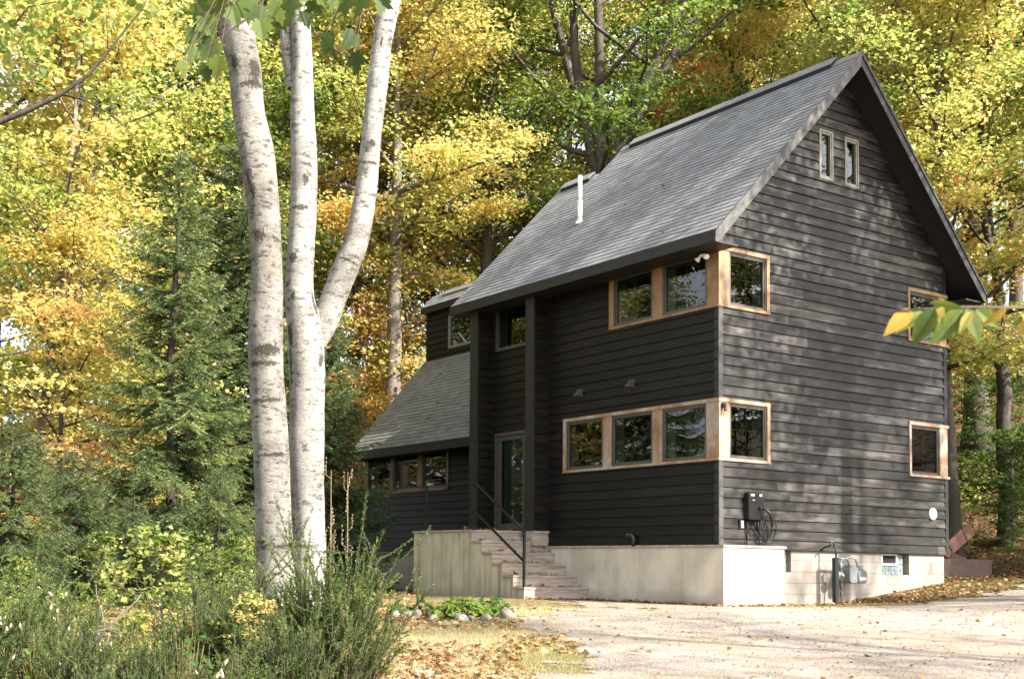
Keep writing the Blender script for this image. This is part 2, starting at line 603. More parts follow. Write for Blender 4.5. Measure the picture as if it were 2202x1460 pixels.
# ------------------------------------------------------------------ the house
S = 1.02  # roof slope (rise over run)
W, OX, OY, ZE = 6.63, .61, .51, 5.345
ZR = ZE + S * (W / 2 + OX)
Y1, Y2 = 5.83, 7.17            # the full roof ends, the lower step ends
XA, YB, YA = 1.5, 6.70, 14.1   # set back wing: wall plane, near end, far end
XU = 3.5                       # wing's upper wall
EXP = .178
house = thing('wooden_house', 'dark charred wood house with steep grey shingle roof and cedar trimmed windows', 'house', (3.3, 3.4, -1.0))


def frame_pt(face, u, z, o):
    """face 'g': gable, u = x, outwards -y; 'l': long wall at x = face[1], u = y, outwards -x"""
    if face[0] == 'g':
        return (u, face[1] - o, z)
    return (face[1] - o, u, z)


def clapboards(name, face, u0, u1, z0, z1, holes, mat, umin=None, umax=None, seed=1, exp=EXP):
    rs = random.Random(seed)
    mb = MB()
    umin = umin or (lambda z: u0)
    umax = umax or (lambda z: u1)
    flip = face[0] == 'l'
    n = int(math.ceil((z1 - z0) / exp))
    for i in range(n):
        za, zb = z0 + i * exp, min(z0 + (i + 1) * exp, z1)
        cuts = sorted({za, zb} | {h for q in holes for h in q[2:] if za < h < zb})
        # joints
        js, p = [], u0 - rs.uniform(0, 3)
        while p < u1:
            js.append((p, rs.random()))
            p += rs.uniform(1.6, 3.8)
        js.append((u1 + 9, 0))
        wob = rs.uniform(-.0015, .0015)
        for c0, c1 in zip(cuts[:-1], cuts[1:]):
            zm = (c0 + c1) / 2
            solid = [(u0, u1)]
            for ha, hb, hz0, hz1 in holes:
                if hz0 < zm < hz1:
                    solid = [s_ for a, b in solid for s_ in ((a, min(b, ha)), (max(a, hb), b)) if s_[1] - s_[0] > 1e-4]
            o0 = .030 - .025 * (c0 - za) / exp + wob
            o1 = .030 - .025 * (c1 - za) / exp + wob
            for a, b in solid:
                for k in range(len(js) - 1):
                    ja, jb = max(a, js[k][0]), min(b, js[k + 1][0] - .0015)
                    if jb - ja < 1e-3:
                        continue
                    a0, b0 = max(ja, umin(c0)), min(jb, umax(c0))
                    a1, b1 = max(ja, umin(c1)), min(jb, umax(c1))
                    if b0 - a0 < 1e-3:
                        continue
                    if b1 < a1:
                        a1 = b1 = (a1 + b1) / 2
                    v = [frame_pt(face, a0, c0, o0), frame_pt(face, b0, c0, o0), frame_pt(face, b1, c1, o1), frame_pt(face, a1, c1, o1),
                         frame_pt(face, a0, c0, -.004), frame_pt(face, b0, c0, -.004)]
                    fs = [(0, 1, 2, 3), (4, 5, 1, 0)]
                    if flip:
                        fs = [q[::-1] for q in fs]
                    mb.add(v, fs, js[k][1])
    return part(mb, name, mat, house)


def fbox(mb, face, u0, u1, z0, z1, o0, o1):
    a, b = frame_pt(face, u0, z0, o0), frame_pt(face, u1, z1, o1)
    mb.box(a, b)


def window(face, u0, u1, z0, z1, mat='brown_frame', grille=True, fw=.062, label=None, jamb='jamb_green', out=.012):
    mb = MB()
    # outer frame and a stepped sash inside it
    for w0, w1, oo, oi in ((0, fw * .5, out, -.10), (fw * .5, fw, out - .014, -.06)):
        fbox(mb, face, u0 + w0, u0 + w1, z0 + w0, z1 - w0, oi, oo)
        fbox(mb, face, u1 - w1, u1 - w0, z0 + w0, z1 - w0, oi, oo)
        fbox(mb, face, u0 + w1, u1 - w1, z0 + w0, z0 + w1, oi, oo)
        fbox(mb, face, u0 + w1, u1 - w1, z1 - w1, z1 - w0, oi, oo)
    wo = part(mb, 'window', mat, house)
    if label:
        wo['label'] = label
    pa = MB()
    a, b = u0 + fw, u1 - fw
    c, d = z0 + fw, z1 - fw
    pa.add([frame_pt(face, a, c, -.03), frame_pt(face, b, c, -.03), frame_pt(face, b, d, -.03), frame_pt(face, a, d, -.03)],
           [(0, 1, 2, 3) if face[0] == 'g' else (3, 2, 1, 0)])
    sub(pa, 'pane', 'glass', wo)
    j = MB()
    dp = -.26
    fbox(j, face, a - .03, a - .003, c, d, dp, -.062)
    fbox(j, face, b + .003, b + .03, c, d, dp, -.062)
    fbox(j, face, a - .03, b + .03, c - .03, c - .003, dp, -.062)
    fbox(j, face, a - .03, b + .03, d + .003, d + .03, dp, -.062)
    sub(j, 'jamb', jamb, wo)
    if grille:
        g = MB()
        um, zm = (a + b) / 2, (c + d) / 2 + .03
        fbox(g, face, um - .008, um + .008, c, d, -.052, -.04)
        fbox(g, face, a, um - .008, zm - .008, zm + .008, -.050, -.042)
        fbox(g, face, um + .008, b, zm - .008, zm + .008, -.050, -.042)
        sub(g, 'grille', 'grille_grey', wo)
    return wo


GF, LF = ('g', 0.0), ('l', 0.0)
UZ0, UZ1, LZ0, LZ1 = 4.19, 5.262, 1.502, 2.592
# --- gable wall
gh = [(-.1, 1.275, UZ0 + .03, UZ1 - .02), (-.1, 1.275, LZ0 + .03, LZ1 - .02), (5.385, 6.9, UZ0 + .03, UZ1 - .02), (5.385, 6.9, LZ0 + .03, LZ1 - .02),
      (2.70, 3.105, 6.965, 7.91), (3.452, 3.87, 6.96, 7.905)]
zr_in = lambda x: ZE + S * (x + OX) - .16
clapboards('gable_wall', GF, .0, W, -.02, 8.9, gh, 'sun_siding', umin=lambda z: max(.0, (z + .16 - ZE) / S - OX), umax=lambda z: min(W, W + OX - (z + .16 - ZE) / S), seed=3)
# --- long wall and its porch recess
lh = [(-.1, 2.715, UZ0 + .03, UZ1 - .02), (-.1, 4.035, LZ0 + .03, LZ1 - .02), (5.2, 6.29, 4.28, 5.29), (5.22, 6.28, .33, 2.485)]
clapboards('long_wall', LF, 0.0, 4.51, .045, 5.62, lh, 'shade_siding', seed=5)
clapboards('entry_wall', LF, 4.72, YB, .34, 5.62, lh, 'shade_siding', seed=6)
for yf in (4.50, 6.40):
    mb = MB()
    mb.box((-.418, yf + .035, .36), (-.0, yf + .255, 5.45))
    part(mb, 'porch_fin', 'black_board', house)
    clapboards('fin_siding', ('g', yf + .03), -.395, .0, .36, 5.45, [], 'shade_siding', seed=int(yf * 10))
    mb = MB()
    mb.box((-.445, yf - .008, .36), (-.395, yf + .25, 5.40))
    part(mb, 'corner_board', 'black_board', house)
# --- wing walls
WF, UF = ('l', XA), ('l', XU)
uw = on_x(965, 752, XU)
uw2 = on_x(1016, 668, XU)
u_hole = (uw2[1], uw[1], uw[2] + .02, uw2[2] + .03)
wy = [on_x(p, 1000, XA)[1] for p in (793, 841, 848, 899.5, 909.5, 962)]
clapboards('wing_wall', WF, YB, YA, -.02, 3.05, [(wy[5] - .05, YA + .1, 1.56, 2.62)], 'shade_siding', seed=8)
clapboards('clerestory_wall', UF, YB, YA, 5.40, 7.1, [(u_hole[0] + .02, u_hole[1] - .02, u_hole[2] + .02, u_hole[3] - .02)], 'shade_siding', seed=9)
mb = MB()   # walls on the far sides and the floors, plain boarded sheets
mb.add([(W, 0.01, -.02), (W, YB, -.02), (W, YB, 5.35), (W, 0.01, 5.35)], [(0, 1, 2, 3)])
mb.add([(.02, YB, -.02), (W, YB, -.02), (W, YB, 4.5), (2.56, YB, 8.42), (.02, YB, 5.7)], [(0, 4, 3, 2, 1)])
mb.add([(.02, Y1 - .05, 5.7), (2.5, Y1 - .05, 8.3), (3.3, Y1 - .05, 9.15), (6.6, Y1 - .05, 5.7)], [(0, 1, 2, 3)])
mb.add([(W - .02, YB + .01, -.02), (W - .02, YA, -.02), (W - .02, YA, 4.6), (W - .02, YB + .01, 4.6)], [(0, 1, 2, 3)])
mb.add([(XA, YA - .02, -.02), (XA, YA - .02, 3.0), (XU, YA - .02, 5.4), (XU, YA - .02, 7.1), (3.72, YA - .02, 7.3), (W, YA - .02, 4.6), (W, YA - .02, -.02)], [(0, 1, 2, 3, 4, 5, 6)])
part(mb, 'back_wall', 'shade_siding', house)
mb = MB()
mb.box((.30, .30, .0), (W - .3, YB - .1, .04))
mb.box((.30, .30, 2.62), (W - .3, YB - .1, 2.9))
mb.box((XA + .3, YB + .1, -.1), (W - .3, YA - .1, .0))
mb.box((.34, 3.0, .04), (W - .4, 3.1, 2.6))
mb.box((.34, 3.0, 2.9), (W - .4, 3.1, 5.6))
part(mb, 'floor', 'interior_dark', house)

# --- windows, with cedar trim round each strip
for z0, z1, ys, yend, mt in ((UZ0, UZ1, ((.251, 1.323), (1.570, 2.607)), 2.725, 'cedar_fresh'), (LZ0, LZ1, ((.265, 1.332), (1.566, 2.660), (2.892, 3.961)), 4.045, 'cedar_worn')):
    wz0, wz1 = z0 + .05, z1 - .066
    for a, b in ys:
        window(LF, a, b, wz0, wz1)
    window(GF, .246, 1.208, wz0, wz1)
    window(GF, 5.438, 6.39, wz0, wz1)
    t = MB()
    P = .036
    # long face
    fbox(t, LF, -.036, yend, wz1 + .001, z1, -.03, P)
    fbox(t, LF, -.036, yend, z0, wz0 - .001, -.03, P + .006)
    fbox(t, LF, ys[-1][1], yend, wz0, wz1, -.03, P - .004)
    for k in range(len(ys) - 1):
        fbox(t, LF, ys[k][1], ys[k + 1][0], wz0, wz1, -.03, P - .014)
    fbox(t, LF, .0, ys[0][0], wz0, wz1, -.03, P - .012)
    # gable face
    fbox(t, GF, -.02, 1.285, wz1 + .001, z1, -.03, P + .003)
    fbox(t, GF, -.02, 1.285, z0, wz0 - .001, -.03, P + .009)
    fbox(t, GF, 1.209, 1.285, wz0, wz1, -.03, P)
    fbox(t, GF, -.022, .245, wz0, wz1, -.03, P - .012)
    part(t, 'window_trim', mt, house)
    t = MB()
    fbox(t, GF, 5.375, W + .06, wz1 + .001, z1, -.03, P + .003)
    fbox(t, GF, 5.375, W + .06, z0, wz0 - .001, -.03, P + .009)
    fbox(t, GF, 5.375, 5.437, wz0, wz1, -.03, P)
    fbox(t, GF, 6.391, W + .02, wz0, wz1, -.03, P - .012)
    part(t, 'window_trim', mt, house)
window(GF, 2.70, 3.105, 6.965, 7.91, 'attic_frame', False, .075, out=.03)
window(GF, 3.452, 3.87, 6.96, 7.905, 'attic_frame', False, .075, out=.03)
window(LF, 5.2, 6.29, 4.28, 5.29, 'brown_frame', False, .07, out=.03)
window(UF, u_hole[0], u_hole[1], u_hole[2], u_hole[3], 'attic_frame', False, .07, out=.03)
# wing strip of three windows
for a, b in ((wy[1], wy[0]), (wy[3], wy[2]), (wy[5], wy[4])):
    window(WF, a, b, 1.575, 2.60, grille=False, fw=.055)
t = MB()
fbox(t, WF, wy[5] - .07, YA + .01, 2.601, 2.66, -.03, .036)
fbox(t, WF, wy[5] - .07, YA + .01, 1.52, 1.574, -.03, .042)
fbox(t, WF, wy[5] - .07, wy[5], 1.575, 2.60, -.03, .034)
fbox(t, WF, wy[4], wy[3], 1.575, 2.60, -.03, .024)
fbox(t, WF, wy[2], wy[1], 1.575, 2.60, -.03, .024)
fbox(t, WF, wy[0], YA + .01, 1.575, 2.60, -.03, .026)
part(t, 'window_trim', 'cedar_fresh', house)
# door
mb = MB()
for w0, w1, oo, oi in ((0, .06, .03, -.10), (.06, .16, -.02, -.07)):
    fbox(mb, LF, 5.22 + w0, 5.22 + w1, .335, 2.485 - w0, oi, oo)
    fbox(mb, LF, 6.28 - w1, 6.28 - w0, .335, 2.485 - w0, oi, oo)
    fbox(mb, LF, 5.22 + w1, 6.28 - w1, 2.485 - w1, 2.485 - w0, oi, oo)
fbox(mb, LF, 5.38, 6.12, .335, .53, -.07, -.02)
dr = part(mb, 'door', 'brown_frame', house)
pa = MB()
pa.add([frame_pt(LF, a, b, -.045) for a, b in ((5.38, .53), (6.12, .53), (6.12, 2.33), (5.38, 2.33))], [(3, 2, 1, 0)])
sub(pa, 'pane', 'glass', dr)
pa = MB()
fbox(pa, LF, 5.36, 6.14, .5, 2.35, -.13, -.11)
sub(pa, 'blind', 'blind_grey', dr)
pa = MB()
pa.tube([(-.03, 5.43, 1.33), (.03, 5.43, 1.33)], .012, 8)
pa.tube([(-.05, 5.43, 1.335), (-.05, 5.53, 1.335)], .011, 8)
sub(pa, 'handle', 'black_metal', dr)
# corner boards
mb = MB()
for a, b in ((.045, LZ0 - .002), (LZ1 + .002, UZ0 - .002), (UZ1 + .002, 5.75)):
    mb = MB()
    mb.box((-.026, .0, a), (.02, .085, b))
    cb = part(mb, 'corner_board', 'black_board', house)
mb = MB()
for a, b in ((.045, LZ0 - .002), (LZ1 + .002, UZ0 - .002), (UZ1 + .002, 5.75)):
    mb = MB()
    mb.box((-.028, -.028, a), (.075, -.001, b))
    part(mb, 'corner_board', 'corner_board', house)['label'] = 'weathered grey corner board of the sunlit gable'
mb = MB()
for a, b in ((-.02, LZ0 - .002), (LZ1 + .002, UZ0 - .002), (UZ1 + .002, 5.75)):
    mb = MB()
    mb.box((W - .085, -.028, a), (W + .02, -.001, b))
    part(mb, 'corner_board', 'black_board', house)
mb = MB()
mb.box((-.024, 4.475, .37), (-.001, 4.499, 5.5))
mb.box((-.024, 6.375, .37), (-.001, 6.399, 5.5))
part(mb, 'inside_corner_trim', 'black_board', house)


# --- roofs
def slope(name, y0, y1, xe, ze, xr, zr, mat, seed, s0=0.0, exp=.142, parent=None):
    """courses of separate shingles from the eave line (xe, ze) up to (xr, zr)"""
    rs = random.Random(seed)
    L = math.hypot(xr - xe, zr - ze)
    ux, uz = (xr - xe) / L, (zr - ze) / L
    nx, nz = (-uz, ux) if ux > 0 else (uz, -ux)
    mb = MB()
    n = int(math.ceil(L / exp))
    for i in range(n):
        a, b = i * exp, min(L, (i + 1) * exp)
        y = y0
        first = True
        while y < y1 - 1e-6:
            w = rs.uniform(.12, .34) if not first else rs.uniform(.05, .3)
            first = False
            e = min(y1, y + w)
            if y1 - e < .05:
                e = y1
            lift = .012 + rs.choice((0, 0, .0025)) + rs.uniform(-.0015, .0015)
            t = rs.random()
            dr_ = rs.uniform(-.003, .003)
            v = []
            for yy, ss, oo in ((y, a + dr_, lift), (e - .003, a + dr_, lift), (e - .003, b + .01, .003), (y, b + .01, .003), (y, a + dr_, -.002), (e - .003, a + dr_, -.002)):
                v.append((xe + ux * ss + nx * oo, yy, ze + uz * ss + nz * oo))
            f = [(0, 1, 2, 3), (4, 5, 1, 0)]
            if ux > 0:
                f = [q[::-1] for q in f]
            mb.add(v, f, t)
            y = e
    if parent is None:
        return part(mb, name, mat, house)
    return sub(mb, name, mat, parent)


TH = .13
roof = slope('roof', -OY, Y1, -OX, ZE, W / 2, ZR, 'shingle_grey', 11)
slope('shingles', Y1 + .001, Y2, -OX, ZE, 2.56, ZE + S * (2.56 + OX), 'shingle_grey', 12, parent=roof)
slope('shingles', -OY, Y1, W + OX, ZE, W / 2, ZR, 'shingle_grey', 13, parent=roof)
ZR2 = ZE + S * (2.56 + OX)
slope('shingles', Y1, Y2, 6.4, ZR2 - S * 3.84, 2.56, ZR2, 'shingle_grey', 14, parent=roof)
mb = MB()   # roof deck with black soffit underneath
e = .004
mb.prism([(-OX, ZE - e), (W / 2, ZR - e), (W + OX, ZE - e), (W + OX, ZE - TH), (W / 2, ZR - TH - .02), (-OX, ZE - TH)], 'y', -OY + .03, Y1)
mb.prism([(-OX, ZE - e), (2.56, ZR2 - e), (6.4, ZR2 - S * 3.84), (6.4, ZR2 - S * 3.84 - TH), (2.56, ZR2 - TH - .02), (-OX, ZE - TH)], 'y', Y1 + .002, Y2)
sub(mb, 'roof_deck', 'soffit_black', roof)
for nm_, a, b in (('fascia', (-OX - .03, -OY + .035, ZE - .205), (-OX + .0, Y2, ZE - .012)), ('soffit', (-OX + .002, -OY + .06, ZE - .200), (-.03, Y2 - .01, ZE - .170)),
                  ('fascia', (W + OX, -OY + .035, ZE - .25), (W + OX + .03, Y1, ZE - .012)), ('soffit', (W + .03, -OY + .06, ZE - .245), (W + OX - .002, Y1 - .01, ZE - .215))):
    mb = MB()
    mb.box(a, b)
    sub(mb, nm_, 'black_board', roof)
mb = MB()
mb.box((-OX + .01, Y2 - .03, ZE - .2), (-.02, Y2 - .005, ZE - .02))
sub(mb, 'roof_end_trim', 'black_board', roof)
# rake boards on the gable, two nailed boards a side
for sgn, mt, lab in ((1, 'rake_grey', 'silver grey rake board with nail heads'), (-1, 'rake_dark', None)):
    mb = MB()
    X = (lambda x: x) if sgn > 0 else (lambda x: W - x)
    hgt = .25
    p = [(X(-OX - .03), ZE - .03), (X(W / 2), ZR - .005), (X(W / 2), ZR - .005 - hgt), (X(-OX + .17), ZE - .25 + .19), (X(-OX - .03), ZE - .26)]
    p = [(X(-OX - .03), ZE - .035), (X(W / 2), ZR - .004), (X(W / 2), ZR - hgt * 1.05), (X(-OX + .045), ZE + S * .045 - hgt * 1.05), (X(-OX - .03), ZE - .215)]
    mb.prism(p if sgn > 0 else p[::-1], 'y', -OY, -OY + .028)
    p = [(X(-OX - .045), ZE - .04), (X(W / 2), ZR + .012), (X(W / 2), ZR - .07), (X(-OX - .045), ZE - .10)]
    mb.prism(p if sgn > 0 else p[::-1], 'y', -OY - .02, -OY - .001)
    if sgn > 0:
        for k in range(13):
            s_ = .25 + k * .28
            xx = -OX + s_
            for dz in ((.13, .2) if k % 2 else (.165,)):
                mb.lathe([(.006, 0), (.008, .004)], (xx, -OY - .0005, ZE + S * s_ - dz), (0, -1, 0), 6)
    rk = sub(mb, 'rake_board', mt, roof)
    if lab:
        rk['label'] = lab


def ridge_vent(y0, y1, x, z, half=.17):
    mb = MB()
    for sg in (-1, 1):
        p = [(x, z + .115), (x + sg * half, z + .115 - S * half), (x + sg * half, z + .095 - S * half), (x, z + .095)]
        mb.prism(p if sg < 0 else p[::-1], 'y', y0, y1)
    rv = sub(mb, 'ridge_vent', 'shingle_grey', roof)
    mb = MB()
    mb.prism([(x - half * .93, z - S * half * .93 + .01), (x - half * .93, z - S * half * .93 + .088), (x, z + .09), (x + half * .93, z - S * half * .93 + .088), (x + half * .93, z - S * half * .93 + .01)], 'y', y0 + .01, y1 - .01)
    sub(mb, 'ridge_vent_shade', 'soffit_black', roof)  # solid black filler standing for the shadow under the raised cap


ridge_vent(.05, 5.5, W / 2, ZR)
ridge_vent(6.0, 7.0, 2.56, ZR2)
for y0_, y1_, x_, z_ in ((-OY, .05, W / 2, ZR), (5.5, Y1, W / 2, ZR), (Y1 + .01, 6.0, 2.56, ZR2), (7.0, Y2, 2.56, ZR2)):
    mb = MB()
    for sg in (-1, 1):
        p = [(x_, z_ + .028), (x_ + sg * .14, z_ + .028 - S * .14), (x_ + sg * .14, z_ + .017 - S * .14), (x_, z_ + .017)]
        mb.prism(p if sg < 0 else p[::-1], 'y', y0_, y1_)
    sub(mb, 'ridge_cap', 'shingle_grey', roof)
# wing roofs
lr = slope('wing_roof', YB + .02, YA + .06, 1.0, 2.69, XU - .01, 5.48, 'shingle_mossy', 15)
mb = MB()
mb.prism([(1.0, 2.686), (XU - .01, 5.476), (XU - .01, 5.33), (1.0, 2.55)], 'y', YB + .02, YA + .06)
mb.box((.972, YB + .02, 2.47), (.999, YA + .06, 2.675))
mb.box((1.0, YB + .03, 2.47), (XA - .03, YA, 2.50))
sub(mb, 'fascia', 'black_board', lr)
XU2, ZU2 = 3.35, 7.03
XR3 = 3.74
cr_ = slope('clerestory_roof', YB + .02, YA + .05, XU2, ZU2, XR3, ZU2 + S * (XR3 - XU2), 'shingle_grey', 16)
slope('shingles', YB + .02, YA + .05, W + .3, ZU2 + S * (XR3 - XU2) - .85 * (W + .3 - XR3), XR3, ZU2 + S * (XR3 - XU2), 'shingle_grey', 17, parent=cr_)
mb = MB()
zt = ZU2 + S * (XR3 - XU2)
mb.prism([(XU2, ZU2 - .004), (XR3, zt - .004), (W + .3, zt - .85 * (W + .3 - XR3) - .004), (W + .3, zt - .85 * (W + .3 - XR3) - .12), (XR3, zt - .16), (XU2, ZU2 - .12)], 'y', YB + .03, YA + .05)
mb.box((XU2 - .028, YB + .02, ZU2 - .19), (XU2 - .001, YA + .05, ZU2 - .02))
mb.box((XU2, YB + .03, ZU2 - .19), (XU - .03, YA, ZU2 - .16))
sub(mb, 'fascia', 'black_board', cr_)
mb = MB()
for sg, sl in ((-1, S), (1, .85)):
    p = [(XR3, zt + .06), (XR3 + sg * .15, zt + .06 - sl * .15), (XR3 + sg * .15, zt + .045 - sl * .15), (XR3, zt + .045)]
    mb.prism(p if sg < 0 else p[::-1], 'y', YB + .2, YA - .6)
sub(mb, 'ridge_vent', 'shingle_grey', cr_)
# vent pipe through the front slope
mb = MB()
zb_ = ZE + S * (.95 + OX)
mb.tube([(.95, 4.674, zb_ - .1), (.95, 4.674, zb_ + .42)], .052, 16)
mb.tube([(.95, 4.674, zb_ + .25), (.95, 4.674, zb_ + 1.0)], .046, 16)
mb.lathe([(.052, 0), (.058, .01), (.058, .07), (.05, .08)], (.95, 4.674, zb_ + .38), (0, 0, 1), 16)
mb.lathe([(.12, 0), (.1, .04), (.058, .1)], (.95, 4.674, zb_ - .06), (0, 0, 1), 16)
sub(mb, 'vent_pipe', 'white_pvc', roof, True)
# --- small fittings on the walls
mb = MB()
mb.box((-.27, .10, ZE - .275), (-.19, .20, ZE - .245))
fl = part(mb, 'flood_light', 'white_plastic', house)
for yy, dv in ((.27, (-.25, .55, -.6)), (.02, (-.35, -.45, -.4))):
    mb = MB()
    mb.lathe([(.012, 0), (.02, .03), (.05, .085), (.052, .10), (.035, .112), (.0, .116)], (-.23, yy - .07 * (1 if yy > .1 else -1), ZE - .26), dv, 14)
    sub(mb, 'lamp_head', 'bulb_white', fl, True)
for yv, zv in ((3.553, 3.06), (2.11, 3.075)):
    mb = MB()
    mb.prism([(-.02, zv + .07), (-.13, zv - .03), (-.13, zv - .05), (-.02, zv - .05)], 'y', yv - .075, yv + .075)
    mb.box((-.03, yv - .085, zv - .075), (-.018, yv + .085, zv + .085))
    part(mb, 'vent_hood', 'corner_board', house)
mb = MB()
mb.tube([(-.09, 1.98, .03), (-.09, 1.98, .17), (-.095, 2.0, .215), (-.11, 2.04, .235), (-.12, 2.09, .235)], .038, 12)
mb.lathe([(.045, 0), (.05, .02), (.05, .06), (.04, .062)], (-.118, 2.07, .235), (-.1, 1, 0), 12)
part(mb, 'exhaust_pipe', 'black_plastic', house, True)
mb = MB()
mb.lathe([(.125, 0), (.125, .012), (.11, .03), (.085, .032), (.08, .022), (.05, .022), (.045, .034), (.0, .034)], (6.115, -.02, .78), (0, -1, 0), 28)
part(mb, 'round_vent_cap', 'white_plastic', house, True)
mb = MB()
a, b = on_y(2010, 1127, -.05), on_y(2023, 1135, -.05)
mb.tube([a, b], .008, 6)
mb.tube([a, a + np.array([0, .04, 0])], .006, 6)
part(mb, 'sensor_rod', 'chrome', house)
mb = MB()
mb.box((.03, -.075, 2.42), (.10, -.026, 2.50))
mb.tube([(.065, -.06, 2.44), (.06, -.09, 2.40), (.05, -.10, 2.36)], [.02, .022, .026], 10)
part(mb, 'wall_light', 'black_metal', house)
mb = MB()
mb.box((.46, -.05, .335), (.56, -.016, .485))
ob_ = part(mb, 'outlet_box', 'black_plastic', house)
mb = MB()
mb.box((.50, -.056, .35), (.555, -.0505, .47))
sub(mb, 'outlet_cover', 'white_plastic', ob_)

# --- foundation
mb = MB()
mb.box((-.06, -.15, -1.6), (1.50, 4.95, -.002))
mb.box((XA - .03, YB - .0, -1.6), (W - .05, YA, -.075))
fd = part(mb, 'foundation', 'concrete_smooth', house)
mb = MB()
mb.box((-.085, -.175, .0), (1.535, -.001, .042))
mb.box((-.085, -.001, .0), (-.002, 4.93, .041))
mb.box((XA - .06, YB, -.073), (XA + .0, YA + .02, -.03))
sub(mb, 'ledge_board', 'grey_deck', fd)
mb = MB()
bz0 = -1.6
for a, b, c, d in ((1.502, 1.56, bz0, -.025), (1.56, 1.905, bz0, -.41), (1.905, 4.55, bz0, -.025), (4.55, 5.41, bz0, -.44), (5.41, 6.56, bz0, -.025)):
    mb.box((a, .03, c), (b, .26, d))
mb.box((6.36, .262, bz0), (6.56, YB, -.025))
bw = part(mb, 'block_foundation', 'block_wall', house)
for x0, x1, z0 in ((1.60, 1.865, -.41), (4.555, 5.31, -.44)):
    g = MB()
    n = 4 if x1 - x0 > .5 else 2
    wv = (x1 - x0) / n
    top = -.03
    for i in range(n):
        for k in range(2):
            za, zb = z0 + k * (top - z0) / 2, z0 + (k + 1) * (top - z0) / 2
            if n == 4 and k == 1 and i < 3:
                continue
            xa, xb = x0 + i * wv + .008, x0 + (i + 1) * wv - .008
            g.box((xa, .10, za + .008), (xb, .16, zb - .008))
            cx_, cz_ = (xa + xb) / 2, (za + zb) / 2
            g.add([(cx_ - .05, .098, cz_ - .07), (cx_ - .02, .085, cz_), (cx_ - .05, .098, cz_ + .07), (cx_ + .05, .098, cz_ + .07), (cx_, .085, cz_), (cx_ + .05, .098, cz_ - .07)],
                  [(0, 1, 2), (3, 4, 5)])
    bwn = part(g, 'basement_window', 'glass_block', house)
    g = MB()
    g.box((x0, .12, z0), (x1, .15, top))
    sub(g, 'mortar', 'block_mortar', bwn)
    if n == 4:
        f_ = MB()
        fa, fb, fz0, fz1 = x0 + .05, x0 + .55, -.255, -.035
        for q in ((fa, fa + .035, fz0, fz1), (fb - .035, fb, fz0, fz1), (fa + .035, fb - .035, fz0, fz0 + .035), (fa + .035, fb - .035, fz1 - .03, fz1)):
            f_.box((q[0], .075, q[2]), (q[1], .118, q[3]))
        sub(f_, 'vent_frame', 'white_plastic', bwn)
        f_ = MB()
        f_.box((fa + .035, .105, fz0 + .035), (fb - .035, .112, fz1 - .03))
        sub(f_, 'vent_pane', 'interior_dark', bwn)

# ------------------------------------------------------------------ porch steps and handrail
steps = thing('porch_steps', 'concrete porch with grey wooden treads descending beside the dark long wall', 'steps', (-.9, 4.6, -1.0))
NS, RUN, RISE, YP, ZP = 6, .333, .222, 4.93, .345
prof = [(7.0, -1.6), (7.0, ZP - .045)]
for k in range(NS):
    yk, zk = YP + .015 - RUN * k, ZP - .045 - RISE * k
    prof.append((yk, zk))
    if k < NS - 1:
        prof.append((yk, zk - RISE))
prof.append((YP + .015 - RUN * (NS - 1), -1.6))
mb = MB()
mb.prism(prof, 'x', -1.63, -.062)
part(mb, 'concrete_base', 'concrete_stained', steps)
mb = MB()
mb.box((-1.66, 6.0, ZP - .044), (-.02, 7.03, ZP))
mb.box((-1.66, YP - .03, ZP - .044), (-.02, 5.997, ZP - .001))
part(mb, 'landing', 'grey_deck', steps)
for k in range(NS):
    yk, zt_ = YP - RUN * k, ZP - RISE * k
    if k:
        mb = MB()
        mb.box((-1.66, yk - .03, zt_ - .043), (-.064 if k > 1 else .0, yk + RUN - .016, zt_ - .001 * k))
        part(mb, 'tread', 'grey_deck', steps)
    mb = MB()
    mb.box((-1.65, yk - .012, zt_ - RISE + .002), (-.064, yk + .013, zt_ - .045))
    part(mb, 'riser', 'grey_deck', steps)
mb = MB()
mb.box((-.42, 4.49, .05), (-.0, 4.75, .345))
mb.box((-.42, 4.46, .30), (-.0, 4.489, .345))
part(mb, 'plinth', 'grey_deck', steps)

rail = thing('handrail', 'black square steel handrail sloping down beside the porch steps', 'handrail', (-1.6, 4.93, ZP))


def sq_bar(mb, a, b, w):
    a, b = np.array(a, float), np.array(b, float)
    d = (b - a) / np.linalg.norm(b - a)
    s = np.array([1.0, 0, 0])
    t = np.cross(d, s)
    v = [p + s * sx * w / 2 + t * st * w / 2 for p in (a, b) for sx, st in ((-1, -1), (1, -1), (1, 1), (-1, 1))]
    mb.add(v, [(0, 3, 2, 1), (4, 5, 6, 7), (0, 1, 5, 4), (1, 2, 6, 5), (2, 3, 7, 6), (3, 0, 4, 7)])


XRL = -1.6
zfoot = ZP - RISE * (NS - 1)
for yy, za, zb in ((6.60, ZP - .005, 1.285), (4.93, ZP - .005, 1.30), (3.32, -.99, .265)):
    mb = MB()
    sq_bar(mb, (XRL, yy, za), (XRL, yy, zb), .042)
    if za > 0:
        mb.box((XRL - .055, yy - .055, za), (XRL + .055, yy + .055, za + .012))
    part(mb, 'post', 'black_metal', rail)
for zz, ys_, ye in ((1.30, 6.95, 4.95), (.717, 6.85, 4.95)):
    mb = MB()
    sq_bar(mb, (XRL, ys_, zz - .012), (XRL, ye - .04, zz - .0), .022)
    part(mb, 'rail', 'black_metal', rail)
for a, b in (((XRL, 4.91, 1.30), (XRL, 3.30, .262)), ((XRL, 4.91, .717), (XRL, 3.335, -.275))):
    mb = MB()
    sq_bar(mb, a, b, .036)
    part(mb, 'rail', 'black_metal', rail)

